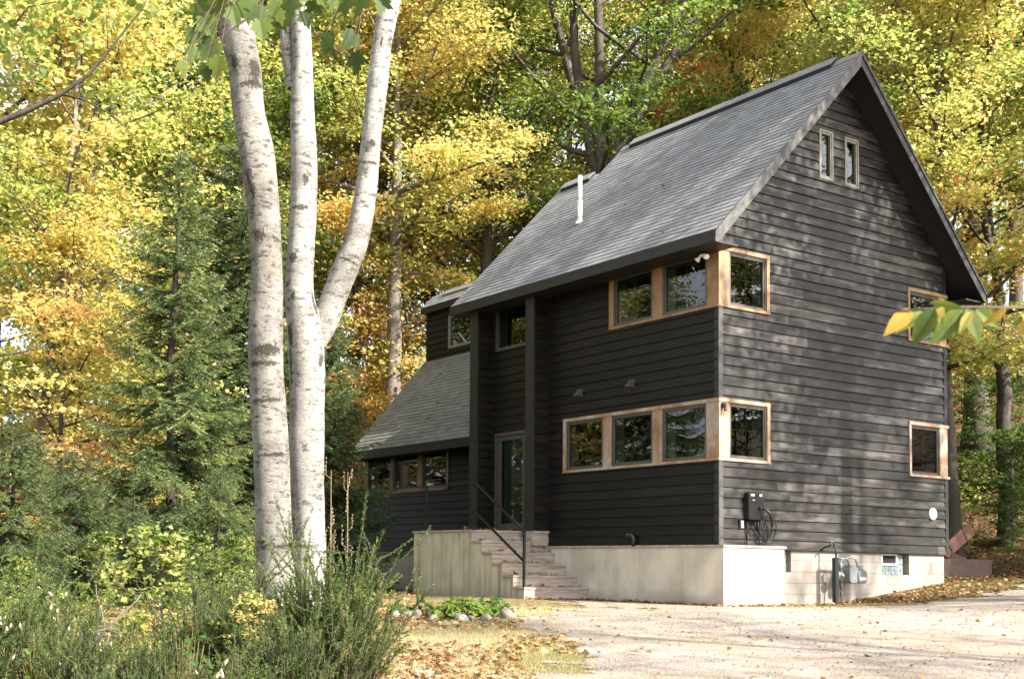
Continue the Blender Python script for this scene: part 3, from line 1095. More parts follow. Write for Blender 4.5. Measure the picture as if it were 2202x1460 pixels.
# ------------------------------------------------------------------ things fixed to or standing at the gable
ev = thing('car_charger', 'black wall mounted electric car charger with coiled cable on the sunlit gable', 'car charger', (.82, -.02, .7))
mb = MB()
cxm, czm = .80, .70


def rbox(mb, x0, x1, z0, z1, y0, y1, r, n=5, taper=.0):
    pts = []
    for (cx2, cz2, a0) in ((x1 - r, z1 - r, 0), (x0 + r, z1 - r, 90), (x0 + r, z0 + r, 180), (x1 - r, z0 + r, 270)):
        for k in range(n + 1):
            a = math.radians(a0 + 90 * k / n)
            pts.append((cx2 + r * math.cos(a), cz2 + r * math.sin(a)))
    N_ = len(pts)
    mx, mz = (x0 + x1) / 2, (z0 + z1) / 2
    rows = [(y0, 1), (y1 + .012, 1), (y1, .95)]
    v = [(mx + (p[0] - mx) * s_, yy, mz + (p[1] - mz) * s_) for yy, s_ in rows for p in pts]
    fs = [tuple(range(N_))] + [tuple(range(2 * N_, 3 * N_))[::-1]]
    for i in range(2):
        for k in range(N_):
            k2 = (k + 1) % N_
            fs.append((i * N_ + k, (i + 1) * N_ + k, (i + 1) * N_ + k2, i * N_ + k2))
    mb.add(v, fs)


rbox(mb, .60, .995, .49, .985, -.02, -.14, .07)
part(mb, 'body', 'black_plastic', ev)
mb = MB()
mb.box((.645, -.1445, .905), (.735, -.1405, .945))
part(mb, 'status_light', 'label_white', ev)
mb = MB()
mb.box((.87, -.1445, .905), (.93, -.1405, .945))
part(mb, 'status_light', 'label_white', ev)
mb = MB()
mb.box((.69, -.1445, .83), (.745, -.1405, .845))
part(mb, 'front_mark', 'label_white', ev)
mb = MB()
mb.lathe([(.03, 0), (.034, .02), (.026, .05)], (.87, -.138, .70), (.3, -1, -.3), 12)
mb.tube([(.88, -.16, .70), (.94, -.24, .66), (1.02, -.26, .58), (1.07, -.25, .48), (1.10, -.22, .38)], [.02, .024, .026, .024, .02], 10)
part(mb, 'plug', 'black_plastic', ev, True)
for k, (r1, r2, cx3, cz3, yy) in enumerate(((.17, .25, 1.06, .34, -.10), (.20, .26, 1.10, .36, -.13), (.14, .22, 1.02, .30, -.08))):
    mb = MB()
    pts = []
    for i in range(33):
        a = 2 * math.pi * i / 32
        pts.append((cx3 + r1 * math.sin(a) * (1 + .1 * math.sin(2 * a + k)), yy + .03 * math.sin(a * 2 + k), max(cz3 - r2 * math.cos(a), .055)))
    mb.tube(pts, .0105, 8)
    part(mb, 'cable', 'black_plastic', ev, True)
mb = MB()
mb.tube([(.80, -.08, .50), (.80, -.10, .42), (.76, -.10, .33), (.82, -.10, .26), (.92, -.1, .30), (.98, -.1, .42), (1.0, -.11, .5)], .0105, 8)
part(mb, 'cable', 'black_plastic', ev, True)
mb = MB()
mb.tube([(.66, -.05, .50), (.65, -.05, .40), (.64, -.05, .05)], .013, 8)
part(mb, 'conduit', 'black_plastic', ev, True)
mb = MB()
mb.tube([(.90, -.05, .50), (.93, -.06, .3), (.96, -.05, .05)], .012, 8)
part(mb, 'cable', 'black_plastic', ev, True)

gm = thing('gas_meter', 'grey gas meter on pipework beside a dark green post in front of the block foundation', 'gas meter', (2.78, -.25, tz(2.78, -.25)))
mb = MB()
zg = tz(2.78, -.25)
mb.box((2.735, -.29, zg - .3), (2.825, -.215, -.14))
part(mb, 'post', 'green_post', gm)
mb = MB()
pts = [(2.80, -.25, -.16), (2.80, -.25, .02)] + [(2.74 + .06 * math.cos(a), -.22, .08 + .06 * math.sin(a)) for a in np.linspace(0, math.pi, 8)] + [(2.68, -.10, .05), (2.68, -.03, .0)]
mb.tube(pts, .017, 8)
part(mb, 'pipe', 'green_post', gm, True)
mb = MB()
mb.tube([(2.83, -.25, -.15), (3.05, -.25, -.15), (3.12, -.25, -.165), (3.16, -.25, -.21), (3.165, -.25, -.29)], .019, 8)
mb.tube([(2.92, -.25, -.42), (2.92, -.25, -.26), (2.935, -.25, -.2), (2.98, -.25, -.17), (3.16, -.26, -.135), (3.28, -.26, -.135), (3.36, -.26, -.17), (3.385, -.26, -.24), (3.39, -.26, -.3)], .017, 8)
part(mb, 'pipe', 'meter_grey', gm, True)
mb = MB()
mb.tube([(2.95, -.25, -.52), (2.95, -.25, zg - .1)], .014, 8)
mb.lathe([(.022, 0), (.028, .02), (.028, .06), (.02, .08)], (2.95, -.25, -.70), (0, 0, 1), 8)
mb.lathe([(.022, 0), (.026, .02), (.026, .05), (.02, .07)], (2.95, -.25, -.84), (0, 0, 1), 8)
part(mb, 'riser_pipe', 'rust_pipe', gm)
mb = MB()
mb.lathe([(.03, 0), (.085, .015), (.095, .04), (.095, .055), (.07, .07), (.035, .1), (.03, .12)], (2.94, -.19, -.47), (0, -1, .05), 16)
mb.lathe([(.03, 0), (.035, .02), (.035, .1), (.02, .11)], (2.90, -.27, -.34), (0, 0, 1), 12)
part(mb, 'regulator', 'meter_grey', gm, True)
mb = MB()
rbox(mb, 3.08, 3.34, -.60, -.30, -.16, -.34, .07)
rbox(mb, 3.30, 3.56, -.60, -.36, -.18, -.36, .08)
mb.box((3.12, -.32, -.305), (3.30, -.2, -.27))
mb.lathe([(.06, 0), (.075, .02), (.07, .06), (.03, .08)], (3.44, -.27, -.36), (0, 0, 1), 14)
part(mb, 'meter_body', 'meter_grey', gm)
mb = MB()
mb.box((3.345, -.3645, -.545), (3.52, -.3615, -.49))
part(mb, 'meter_label', 'label_white', gm)

# planter box with two leaning boards at the far right corner
pb = thing('planter_box', 'low brown wooden raised bed box on the slope behind the gable corner', 'raised bed', (9.4, 2.0, tz(9.4, 2.0)))
mb = MB()
zq = -.41
for a, b in (((8.55, 2.0), (11.55, 2.06)), ((8.55, 3.1), (11.55, 3.16)), ((8.55, 2.06), (8.61, 3.1)), ((11.49, 2.06), (11.55, 3.1))):
    mb.box((a[0], a[1], zq - .15), (b[0], b[1], -.06))
part(mb, 'frame', 'planter_wood', pb)
mb = MB()
mb.box((8.62, 2.07, zq - .3), (11.48, 3.09, -.13))
part(mb, 'soil', 'planter_wood', pb)


def plank(name, label, a, b, w, th):
    a, b = np.array(a), np.array(b)
    t = thing(name, label, 'plank', a)
    d = (b - a)
    d = d / np.linalg.norm(d)
    s = np.cross(d, FW)
    s /= np.linalg.norm(s)
    n = np.cross(s, d)
    mb = MB()
    v = [p + s * i * w / 2 + n * j * th / 2 for p in (a, b) for i, j in ((-1, -1), (1, -1), (1, 1), (-1, 1))]
    mb.add(v, [(0, 3, 2, 1), (4, 5, 6, 7), (0, 1, 5, 4), (1, 2, 6, 5), (2, 3, 7, 6), (3, 0, 4, 7)])
    part(mb, 'board', 'red_wood', t)
    for q in (.25, .75):
        mb = MB()
        p = a + (b - a) * q - n * th * .5
        mb.add([p + s * i * w * .48 + d * j * .04 - n * k for i, j, k in ((-1, -1, .0), (1, -1, .0), (1, 1, .0), (-1, 1, .0), (-1, -1, .02), (1, -1, .02), (1, 1, .02), (-1, 1, .02))],
               [(0, 3, 2, 1), (4, 5, 6, 7), (0, 1, 5, 4), (1, 2, 6, 5), (2, 3, 7, 6), (3, 0, 4, 7)])
        part(mb, 'batten', 'planter_wood', t)
    return t


plank('wooden_plank', 'reddish brown plank leaning up steeply from the raised bed', on_y(2026, 1192, 2.3), on_y(2088, 1137, 2.5), .30, .05)
plank('wooden_plank', 'reddish brown plank lying slanted on top of the raised bed', on_y(2028, 1186, 2.2), on_y(2094, 1216, 2.2), .16, .06)

# lidded bin at the far end of the wing
bn = thing('storage_bin', 'black storage bin with a sloping grey lid at the far end of the wing', 'storage bin', (1.5, 14.75, -1.02))
mb = MB()
mb.box((1.45, 14.3, -1.05), (2.3, 15.1, .93))
part(mb, 'bin_body', 'black_plastic', bn)
mb = MB()
mb.prism([(1.38, .93), (2.34, 1.36), (2.34, 1.30), (1.38, .88)], 'y', 14.22, 15.2)
part(mb, 'lid', 'grey_lid', bn)

# ------------------------------------------------------------------ ground
def grid_mesh(name, xs, ys, zoff, mat, keep=None):
    X, Y = np.meshgrid(xs, ys, indexing='ij')
    Z = terrain(X, Y) + zoff
    n, m = X.shape
    idx = np.arange(n * m).reshape(n, m)
    f = np.stack([idx[:-1, :-1], idx[1:, :-1], idx[1:, 1:], idx[:-1, 1:]], -1)
    if keep is not None:
        xc = (X[:-1, :-1] + X[1:, 1:]) / 2
        yc = (Y[:-1, :-1] + Y[1:, 1:]) / 2
        f = f[keep(xc, yc)]
    else:
        f = f.reshape(-1, 4)
    mb = MB()
    mb.add(np.stack([X, Y, Z], -1).reshape(-1, 3), f.reshape(-1, 4))
    return mb.build(name, mat, smooth=True)


xs = np.unique(np.concatenate([np.linspace(-150, -30, 25), np.linspace(-30, -20, 26), np.arange(-20, 16, .25), np.linspace(16, 35, 50), np.linspace(35, 190, 32)]))
ys = np.unique(np.concatenate([np.linspace(-150, -25, 25), np.linspace(-25, -18, 18), np.arange(-18, 5, .25), np.linspace(5, 40, 90), np.linspace(40, 190, 32)]))
tag(grid_mesh('ground', xs, ys, 0.0, 'ground'), kind='structure')


def wob(x, y):
    return (np.sin(x * 1.7 + y * .6) + .6 * np.sin(x * 3.9 - y * 3.1 + 1) + .4 * np.sin(x * 9 + y * 7.3)
            + .35 * np.sin(17 * x - 13 * y) + .3 * np.sin(31 * x + 29 * y))


def px_of(x, y, z):
    v = np.stack([x - CAM[0], y - CAM[1], z - CAM[2]], -1)
    w = v @ FW
    return CX + FPX * (v @ RT) / w, CY - FPX * (v @ UP) / w, w


def drive_mask(x, y):
    """gravel: the open area right of a line from the steps to the camera, up to the gable"""
    # left edge from the stair foot towards the viewer, right edge along the gable
    # signed distances to two edges
    d_left = (x - (-2.6)) * .72 - (y - 3.6) * .69 - 1.6
    d_top = -.75 - y - .20 * np.maximum(x - 1.5, 0) + .30 * np.sin(x * .9 + 1) + .22 * wob(x * .6, y * .6) * np.clip((x - 1) / 3, 0, 1)
    d_wall = np.maximum(-.30 - x, -.40 - y)
    m = np.minimum(d_left + .8 * wob(x * .5, y * .5), np.minimum(np.where(x > .0, d_top, 99), d_wall) + .08 * wob(x, y))
    return m > 0


xs = np.arange(-19, 15, .085)
ys = np.arange(-17, 3.6, .085)
tag(grid_mesh('driveway', xs, ys, .012, 'gravel', drive_mask), kind='structure')


# ------------------------------------------------------------------ leaves
KITE = [(0, 0), (.5, .45), (0, 1), (-.5, .45)]
HEX = [(0, 0), (.42, .22), (.5, .55), (0, 1), (-.5, .55), (-.42, .22)]


def unit(a):
    return a / (np.linalg.norm(a, axis=-1, keepdims=True) + 1e-9)


def scatter(mb, pos, size, tint, rg, templ=KITE, tilt=.55, fold=.25, bias=None):
    n = len(pos)
    nrm = rg.normal(0, tilt, (n, 3))
    nrm[:, 2] += 1
    if bias is not None:
        nrm += bias
    nrm = unit(nrm)
    a = rg.uniform(0, 2 * np.pi, n)
    u = np.stack([np.cos(a), np.sin(a), rg.normal(-.25, .35, n)], -1)
    u = unit(u - nrm * np.sum(u * nrm, 1)[:, None])
    w = np.cross(nrm, u)
    s = size * rg.uniform(.5, 1.4, n)[:, None]
    mb.polys(pos, u * s, w * s, nrm * s, templ, tint, fold)


def curve(p0, d0, L, n, bend, rg, jit=.12):
    """a bending limb path"""
    p = [np.array(p0, float)]
    d = np.array(d0, float)
    d /= np.linalg.norm(d)
    for i in range(n):
        d = d + np.array(bend) / n + rg.normal(0, jit, 3) * .5
        d /= np.linalg.norm(d)
        p.append(p[-1] + d * L / n)
    return np.array(p)


def maple(seed, H, R, base, tr, limbs=26, lpc=34, lsize=.17, leaders=1, fork=.4, flat=.22, lean=(0, 0), subs=5, barkm='grey_bark', droop=.0, templ=KITE, spread=1.0):
    rg = np.random.default_rng(seed)
    tb, lb = MB(), MB()
    nt_ = 14
    z = np.linspace(-.5, fork * H if leaders > 1 else H * .93, nt_)
    px = np.cumsum(rg.normal(0, .035, nt_)) * H / 18 + lean[0] * z
    py = np.cumsum(rg.normal(0, .035, nt_)) * H / 18 + lean[1] * z
    px -= px[1]
    py -= py[1]
    tp = np.stack([px, py, z], -1)
    rad = tr * (1 - .82 * np.clip(z / H, 0, 1))
    rad[0] *= 1.6
    rad[1] *= 1.18
    tb.tube(tp, rad, 10)
    axes = []
    if leaders > 1:
        a0 = rg.uniform(0, 6)
        for k in range(leaders):
            a = a0 + k * 2 * math.pi / leaders + rg.normal(0, .3)
            sp = rg.uniform(.22, .5)
            pp = curve(tp[-1] - np.array([0, 0, .1]), (math.cos(a) * sp, math.sin(a) * sp, 1), H * (1 - fork) * rg.uniform(.85, 1.0), 9, (0, 0, .35), rg, .12)
            r_ = np.linspace(rad[-1] * .78, .03, len(pp))
            tb.tube(pp, r_, 8)
            axes.append((pp, r_))
    else:
        axes.append((tp, rad))
    ga = rg.uniform(0, 6)
    for i in range(limbs):
        s = (i + .5) / limbs
        ax, ar = axes[i % len(axes)]
        zz = H * (base + (.97 - base) * s)
        k = np.interp(zz, ax[:, 2], np.arange(len(ax)))
        if zz < ax[0, 2] + .1:
            k = .3
            p0, r0 = np.array([np.interp(zz, tp[:, 2], tp[:, j]) for j in range(3)]), np.interp(zz, tp[:, 2], rad)
        else:
            p0 = np.array([np.interp(k, np.arange(len(ax)), ax[:, j]) for j in range(3)])
            r0 = np.interp(k, np.arange(len(ax)), ar)
        ga += 2.4 + rg.normal(0, .3)
        prof = (math.sin(math.pi * min(1, .16 + .80 * s)) ** .6)
        L = R * prof * rg.uniform(.72, 1.15) * spread
        el = .12 + .75 * s + rg.normal(0, .12)
        d = (math.cos(ga) * math.cos(el), math.sin(ga) * math.cos(el), math.sin(el))
        lp = curve(p0, d, L, 6, (0, 0, .25 - droop), rg, .16)
        tb.tube(lp, np.linspace(min(r0 * .55, .05 + .012 * L), .012, len(lp)), 5, False)
        tl = rg.normal(0, .16)
        cl = [lp[-1], lp[-2]]
        for j in range(subs):
            f = rg.uniform(.3, .98) * (len(lp) - 1)
            q = np.array([np.interp(f, np.arange(len(lp)), lp[:, c]) for c in range(3)])
            sa = rg.uniform(0, 2 * math.pi)
            sd = unit(np.array([math.cos(sa), math.sin(sa), rg.normal(.12, .25)]) + .5 * np.array(d))
            sl = L * rg.uniform(.2, .45)
            sp = curve(q, sd, sl, 3, (0, 0, .1 - droop), rg, .2)
            tb.tube(sp, np.linspace(.016, .006, len(sp)), 3, False)
            cl += [sp[-1], (sp[-2] + sp[-1]) / 2, sp[1]]
        for c in cl:
            n = rg.poisson(lpc)
            if n < 1:
                continue
            cs = rg.uniform(.28, .66) * min(1.0, R / 4)
            off = rg.normal(0, 1, (n, 3)) * np.array([cs, cs, cs * flat * 1.3])
            off[:, 2] -= .10 * (off[:, 0] ** 2 + off[:, 1] ** 2)
            tt = .5 + tl + rg.normal(0, .13) + rg.normal(0, .10, n)
            scatter(lb, c + off, lsize, tt, rg, templ)
    return tb.mesh('trunk', barkm, True), lb.mesh('crown', 'autumn_leaf')


def conifer(seed, H, R, barkm='dark_bark', zstep=.24, nb=6, nl=.05, droop=.35, z0=.05):
    rg = np.random.default_rng(seed)
    tb, lb = MB(), MB()
    z = np.linspace(-.4, H, 10)
    tb.tube(np.stack([.04 * np.sin(z), .03 * np.cos(z * 1.3), z], -1), np.linspace(.018 * H, .012, 10), 8)
    P, D, T = [], [], []
    zz = H * z0
    while zz < H - .15:
        fr = zz / H
        for k in range(nb if fr < .8 else 4):
            a = rg.uniform(0, 2 * math.pi)
            L = (R * (1 - fr) ** .8 + .12) * rg.uniform(.6, 1.15)
            dr = droop * (1 - fr) * rg.uniform(.6, 1.3)
            n = 7
            s = np.linspace(0, 1, n)
            r_ = L * s
            h = zz + rg.normal(0, .06) + .22 * L * s * (fr > .5) - dr * L * np.sin(s * 2.2) * .75 + .12 * L * s ** 3
            bp = np.stack([np.cos(a) * r_, np.sin(a) * r_, h], -1)
            bp[:, :2] += np.array([-math.sin(a), math.cos(a)]) * (rg.normal(0, .08) * L * s ** 2)[:, None]
            tb.tube(bp, np.linspace(.006 + .008 * L, .004, n), 4, False)
            bt = .45 + rg.normal(0, .14)
            ns = int(L / .055) + 2
            for q in np.linspace(.12, 1.0, ns):
                p = np.array([np.interp(q, s, bp[:, c]) for c in range(3)])
                side = 1 if rg.random() < .5 else -1
                aa = a + side * rg.uniform(.55, 1.05) * (1 - .6 * (q > .97))
                tl = (.10 + .34 * L * (1 - q) ** .7 * rg.uniform(.6, 1.1))
                dv = unit(np.array([math.cos(aa), math.sin(aa), rg.normal(-.28, .16)]))
                m = max(3, int(tl / .024))
                tq = np.linspace(0, 1, m)
                pp = p + dv * (tl * tq)[:, None] + np.array([0, 0, -.12 * tl]) * (tq ** 2)[:, None]
                P.append(pp)
                D.append(np.repeat(dv[None], m, 0))
                T.append(bt + .34 * tq * (q > .25) - .05 + rg.normal(0, .08, m))
        zz += zstep * rg.uniform(.8, 1.2) * (1.15 - .5 * fr)
    P, D, T = np.concatenate(P), np.concatenate(D), np.concatenate(T)
    P, D, T = np.repeat(P, 3, 0), np.repeat(D, 3, 0), np.repeat(T, 3)
    n = len(P)
    up = rg.normal(0, .55, (n, 3)) + np.array([0, 0, .35])
    u = unit(D * .8 + np.cross(D, np.array([0, 0, 1.0])) * rg.choice([-1, 1], n)[:, None] * .8 + up * .5)
    w = unit(np.cross(u, rg.normal(0, 1, (n, 3))))
    s = nl * rg.uniform(.7, 1.3, n)[:, None]
    lb.polys(P, u * s, w * s * .22, np.cross(u, w) * 0, KITE, T)
    return tb.mesh('trunk', barkm, True), lb.mesh('crown', 'needles')


def plant_tree(name, label, cat, pos, meshes, rot, scale, color, group=None, trunk_mat=None):
    t = thing(name, label, cat, pos, group, rot)
    t.scale = (scale, scale, scale)
    a = bpy.data.objects.new('trunk', meshes[0])
    b = bpy.data.objects.new('crown', meshes[1])
    for o in (a, b):
        COL.objects.link(o)
        o.parent = t
    b.color = (color[0], color[1], 0, 1)
    if trunk_mat:
        a.material_slots[0].link = 'OBJECT'
        a.material_slots[0].material = M[trunk_mat]
    return t


TALL = [maple(101, 21, 5.2, .30, .27, 30, 66, .125),
        maple(102, 19, 4.8, .24, .24, 30, 66, .125, leaders=2, fork=.38),
        maple(103, 22, 5.6, .34, .30, 30, 68, .13, leaders=3, fork=.33),
        maple(104, 18, 4.6, .22, .20, 34, 58, .125, lean=(.03, .02)),
        maple(105, 20, 5.0, .28, .25, 32, 66, .125)]
CANOPY = maple(107, 19, 4.4, .60, .30, 26, 44, .13)
AIRY = maple(108, 23, 5.0, .30, .30, 24, 20, .12)
HIGH = maple(106, 20, 5.0, .50, .36, 26, 66, .125)
SLIM = [maple(111, 15, 3.3, .25, .13, 26, 32, .13, lean=(.05, -.03)),
        maple(112, 13, 3.0, .22, .11, 24, 32, .125, lean=(-.03, .03))]
YOUNG = [maple(121, 8.0, 3.2, .12, .08, 24, 30, .105, flat=.10, droop=.10),
         maple(122, 6.0, 2.8, .10, .06, 22, 28, .10, flat=.10, droop=.10)]
SAP = [maple(131, 2.6, 1.0, .12, .022, 16, 9, .075, subs=3, flat=.3),
       maple(132, 1.7, .7, .10, .016, 14, 8, .07, subs=3, flat=.3)]
BIG = maple(141, 26, 6.5, .40, .42, 32, 56, .13, leaders=5, fork=.44, barkm='grey_bark')
SPR = [conifer(201, 9.0, 2.45, nb=6, nl=.07), conifer(202, 7.0, 2.1, nb=8, nl=.065)]
HEM = conifer(203, 4.6, 2.2, nb=8, zstep=.17, droop=.55, z0=.0, nl=.055)

GREEN, YG, YEL, GOLD, ORG = (.22, .55), (.38, .7), (.50, .6), (.61, .5), (.78, .45)
G_WOOD = 'autumn maples of the wood around the house'
# (column in the photo, depth, mesh, turn, scale, colour, label)
FRONT = [
    (60, 27, SLIM[0], .4, 1.0, YEL, 'slim leaning pale-barked maple with yellow leaves, leftmost slender trunk in the wood', 'pale_bark'),
    (152, 29, SLIM[1], 2.0, 1.15, GOLD, 'slim upright pale-barked maple with golden leaves, just left of the tall spruce', 'pale_bark'),
    (-90, 31, TALL[0], 1.0, 1.0, YG, 'yellow-green maple cut by the left edge of the photo', None),
    (215, 36, TALL[3], 2.6, 1.0, YEL, 'bright yellow maple standing behind the tall spruce on its left side', None),
    (312, 40, HIGH, 4.1, 1.05, YEL, 'yellow maple rising straight above the tip of the tall spruce', None),
    (470, 37, TALL[4], .2, 1.0, YG, 'yellow-green maple directly behind the leftmost white beech stem', None),
    (585, 42, TALL[0], 3.3, 1.05, GOLD, 'golden maple glowing in the gap between the first and second white beech stems', None),
    (735, 39, TALL[3], 5.2, 1.0, GOLD, 'golden orange maple framed between the middle and the bent right beech stem', None),
    (838, 37, HIGH, 1.4, .95, (.66, .5), 'maple with a thick sunlit trunk between the bent beech stem and the wing roof', 'pale_bark'),
    (930, 44, TALL[2], .9, 1.05, YG, 'tall yellow-green maple just right of the bent beech stem', None),
    (1040, 40, HIGH, 2.2, .95, YEL, 'yellow maple above the lower step of the house roof', None),
    (1130, 47, TALL[0], 5.0, 1.1, YG, 'yellow-green maple between the bent beech and the big forked tree', None),
    (1285, 38, BIG, 1.1, 1.0, (.20, .5), 'big dark forked tree with green leaves above the white roof pipe', None),
    (1440, 45, TALL[1], 3.9, 1.05, (.62, .6), 'yellow and orange maple over the middle of the main ridge', None),
    (1468, 39, SLIM[0], 1.2, .98, (.86, .35), 'small red-orange maple top showing over the middle of the main ridge', None),
    (1530, 41, YOUNG[0], .5, 1.5, GREEN, 'smaller green maple peeping over the main ridge', None),
    (1610, 43, TALL[3], .3, 1.1, (.60, .6), 'orange-tinged maple over the right half of the main ridge', None),
    (1750, 42, TALL[2], 4.4, 1.0, (.58, .7), 'gold and green maple directly behind the roof peak', None),
    (1905, 37, TALL[0], 2.4, .95, (.68, .55), 'amber maple beside the roof peak on its right', None),
    (2010, 34, TALL[4], 5.6, .85, (.60, .7), 'green and gold maple above the right eave corner', None),
    (2105, 36, HIGH, 3.0, .95, (.66, .55), 'russet gold maple right of the right eave, second from the photo edge', None),
    (2165, 31, TALL[1], .7, .9, (.57, .7), 'mixed gold and green maple with a dark trunk at the right edge of the photo', 'dark_bark'),
    (2052, 30, TALL[4], 3.5, .8, (.60, .7), 'grey trunked maple standing close behind the gable lower right corner', None),
    (2300, 33, TALL[2], 1.9, .9, (.5, .6), 'maple just beyond the right edge of the photo on the slope', None),
    (120, 26, YOUNG[0], 1.2, .95, (.72, .40), 'young orange maple with layered sprays left of the tall spruce', None),
    (250, 30, YOUNG[1], 3.2, 1.0, (.73, .35), 'young golden maple low down behind the tall spruce', None),
    (775, 38, YOUNG[0], .4, 1.02, (.80, .35), 'young burnt orange maple beside the left end of the wing roof', 'pale_bark'),
    (880, 42, YOUNG[0], 2.1, .95, (.45, .7), 'young yellow-green maple behind the clerestory roof', None),
    (1170, 43, YOUNG[0], 4.0, 1.3, (.55, .6), 'young yellow maple behind the lower roof step', None),
    (2150, 34, YOUNG[1], 5.1, .5, (.15, .5), 'young green maple on the leaf-covered slope right of the gable', None),
    (2225, 29, YOUNG[1], 2.7, .5, (.16, .5), 'small green maple at the foot of the slope by the right photo edge', None),
]
for k, (px, d, me, rot, sc, col, lab, tm) in enumerate(FRONT):
    plant_tree('maple_tree', lab, 'tree', spot(px, d), me, rot, sc, col, G_WOOD, tm)
# deep rows, seen only through gaps
rgw = np.random.default_rng(55)
LAB_DEEP = 'maple deep in the wood, showing only in gaps between the nearer trees'
cols = [YG, YEL, GOLD, GREEN, YEL, (.62, .6), YG]
for row, (d0, step) in enumerate(((52, 190), (60, 200))):
    px = -120 + 70 * row
    while px < 2330:
        if px < (60 if row == 0 else 1400):
            px += step
            continue
        d = d0 + rgw.normal(0, 1.8)
        plant_tree('maple_tree', LAB_DEEP, 'tree', spot(px + rgw.normal(0, 25), d), TALL[int(rgw.integers(0, 5))], float(rgw.uniform(0, 6.28)), float(rgw.uniform(.95, 1.2)),
                   cols[int(rgw.integers(0, len(cols)))], 'maples deep in the wood')
        px += step * rgw.uniform(.85, 1.15)

plant_tree('spruce_tree', 'tall dark green spruce in the open left of the white beech trunks', 'tree', spot(362, 24), SPR[0], .3, 1.0, (.5, 1.0))
plant_tree('spruce_tree', 'dark spruce half hidden directly behind the leftmost beech stem', 'tree', spot(505, 30), SPR[1], 2.3, 1.7, (.40, .9))
plant_tree('spruce_tree', 'spruce between the beech trunks and the wing, its boughs brushing the wing roof', 'tree', spot(692, 29), SPR[1], 1.3, 1.02, (.42, .9))
plant_tree('hemlock_tree', 'low dark feathery hemlock at the left edge of the photo', 'tree', spot(20, 20), HEM, .5, .72, (.42, .9))
plant_tree('hemlock_tree', 'low dark feathery hemlock between the left edge and the tall spruce', 'tree', spot(150, 22), HEM, 2.9, .60, (.36, .9))
plant_tree('hemlock_tree', 'low hemlock with pale tipped boughs right under the tall spruce', 'tree', spot(285, 21), HEM, 1.7, .42, (.50, 1.0))
plant_tree('hemlock_tree', 'low hemlock at the foot of the white beech trunks on their left', 'tree', spot(470, 20), HEM, 4.2, .52, (.5, 1.0))

SAPS = [(215, 18.5, 1, .7, (.34, .5), 'thin green sapling in front of the low hemlocks'), (335, 11.0, 1, .74, (.44, .35), 'pale lime ash sapling among the broom bushes'),
        (500, 16.5, 1, .7, (.28, .5), 'leafy green sapling left of the beech trunk foot'), (420, 18.0, 1, .7, (.26, .6), 'green sapling under the tall spruce'),
        (40, 15.5, 1, .55, (.30, .5), 'small green sapling low at the left edge of the photo'),
        (535, 9.9, 1, .46, (.64, .5), 'little golden maple seedling before the beech trunk foot'), (300, 10.6, 1, .35, (.62, .5), 'tiny yellow seedling down among the broom'),
        (2056, 31, 1, .9, (.5, .5), 'yellow-leaved sapling by the gable lower right corner'), (2178, 30.5, 0, 1.15, (.14, .4), 'bushy green sapling low on the slope right of the gable'),
        (2118, 36, 1, .9, (.2, .6), 'green sapling higher up the leaf-covered slope'), (2190, 31.0, 1, .8, (.16, .5), 'low green shrub behind the raised bed'),
        (2088, 34, 1, .7, (.3, .6), 'shrub of mixed green on the slope beside the gable edge'),
        (655, 19, 1, .6, (.45, .5), 'yellow-green sapling glimpsed between the beech trunk and the wing')]
for px, d, k, sc, col, lab in SAPS:
    plant_tree('sapling', lab, 'sapling', spot(px, d), SAP[k], px * .37, sc, col, 'saplings and seedlings')

# trees standing outside the picture: they shade the yard and mirror in the panes
OUT = [(7.4, -9.6, CANOPY, .5, 1.0, 'broad maple out of the picture to the right, shading the gable', YG), (12.6, -21.0, AIRY, 1.5, 1.0, 'slender maple out of the picture to the right, behind the broad one', YG), (17.0, -12.0, TALL[0], 2.5, .95, 'second maple out of the picture to the right, shading the drive', YEL),
       (4.5, -26.5, AIRY, 4.0, 1.0, 'maple out of the picture at the near right, shading the drive foreground', YG),
       (21.0, -22.0, TALL[4], 3.0, 1.0, 'maple farthest out of the picture to the right', GOLD),
       (-14.0, 20.0, TALL[2], 1.0, 1.0, 'maple out of the picture to the left, mirrored in the upper panes', GOLD),
       (-21.0, 27.0, TALL[4], 2.0, 1.0, 'farther maple out of the picture to the left, mirrored in the panes', YG),
       (-12.0, 31.0, TALL[3], .4, 1.0, 'maple out of the picture far left, mirrored behind the others', GREEN),
       (-10.5, 16.5, YOUNG[0], .4, .8, 'young maple out of the picture at the left edge of the yard', YG), (-17.0, 24.5, YOUNG[0], 2.4, 1.1, 'young maple out of the picture left, behind the first', GOLD),
       (12.5, -20.5, YOUNG[0], 1.4, 1.0, 'young maple out of the picture right of the drive', GREEN), (17.5, -27.0, YOUNG[0], 3.4, 1.3, 'young maple out of the picture right, behind the first', GREEN),
       (23.5, -33.0, YOUNG[0], 5.4, 1.4, 'young maple out of the picture farthest right', YG), (-8.5, 27.5, YOUNG[0], .9, .9, 'young maple out of the picture at the far left, mirrored in the wing panes', ORG), (-11.5, 34.0, YOUNG[0], 4.9, 1.2, 'second young maple far left, mirrored in the wing panes', YG),
       (18.0, -15.5, YOUNG[0], 1.9, .9, 'bushy green young maple right of the picture, nearest of those mirrored in the gable panes', GREEN), (24.5, -20.5, YOUNG[0], .2, 1.1, 'young maple mirrored in the left gable panes', GREEN),
       (27.0, -14.8, YOUNG[0], 2.2, 1.0, 'young maple mirrored in the right gable panes', GREEN), (34.0, -19.0, YOUNG[0], 4.2, 1.3, 'taller young maple mirrored in the right gable panes', YG),
       (8.0, -13.5, YOUNG[1], .9, .6, 'small maple out of the picture on the verge of the drive', GREEN)]
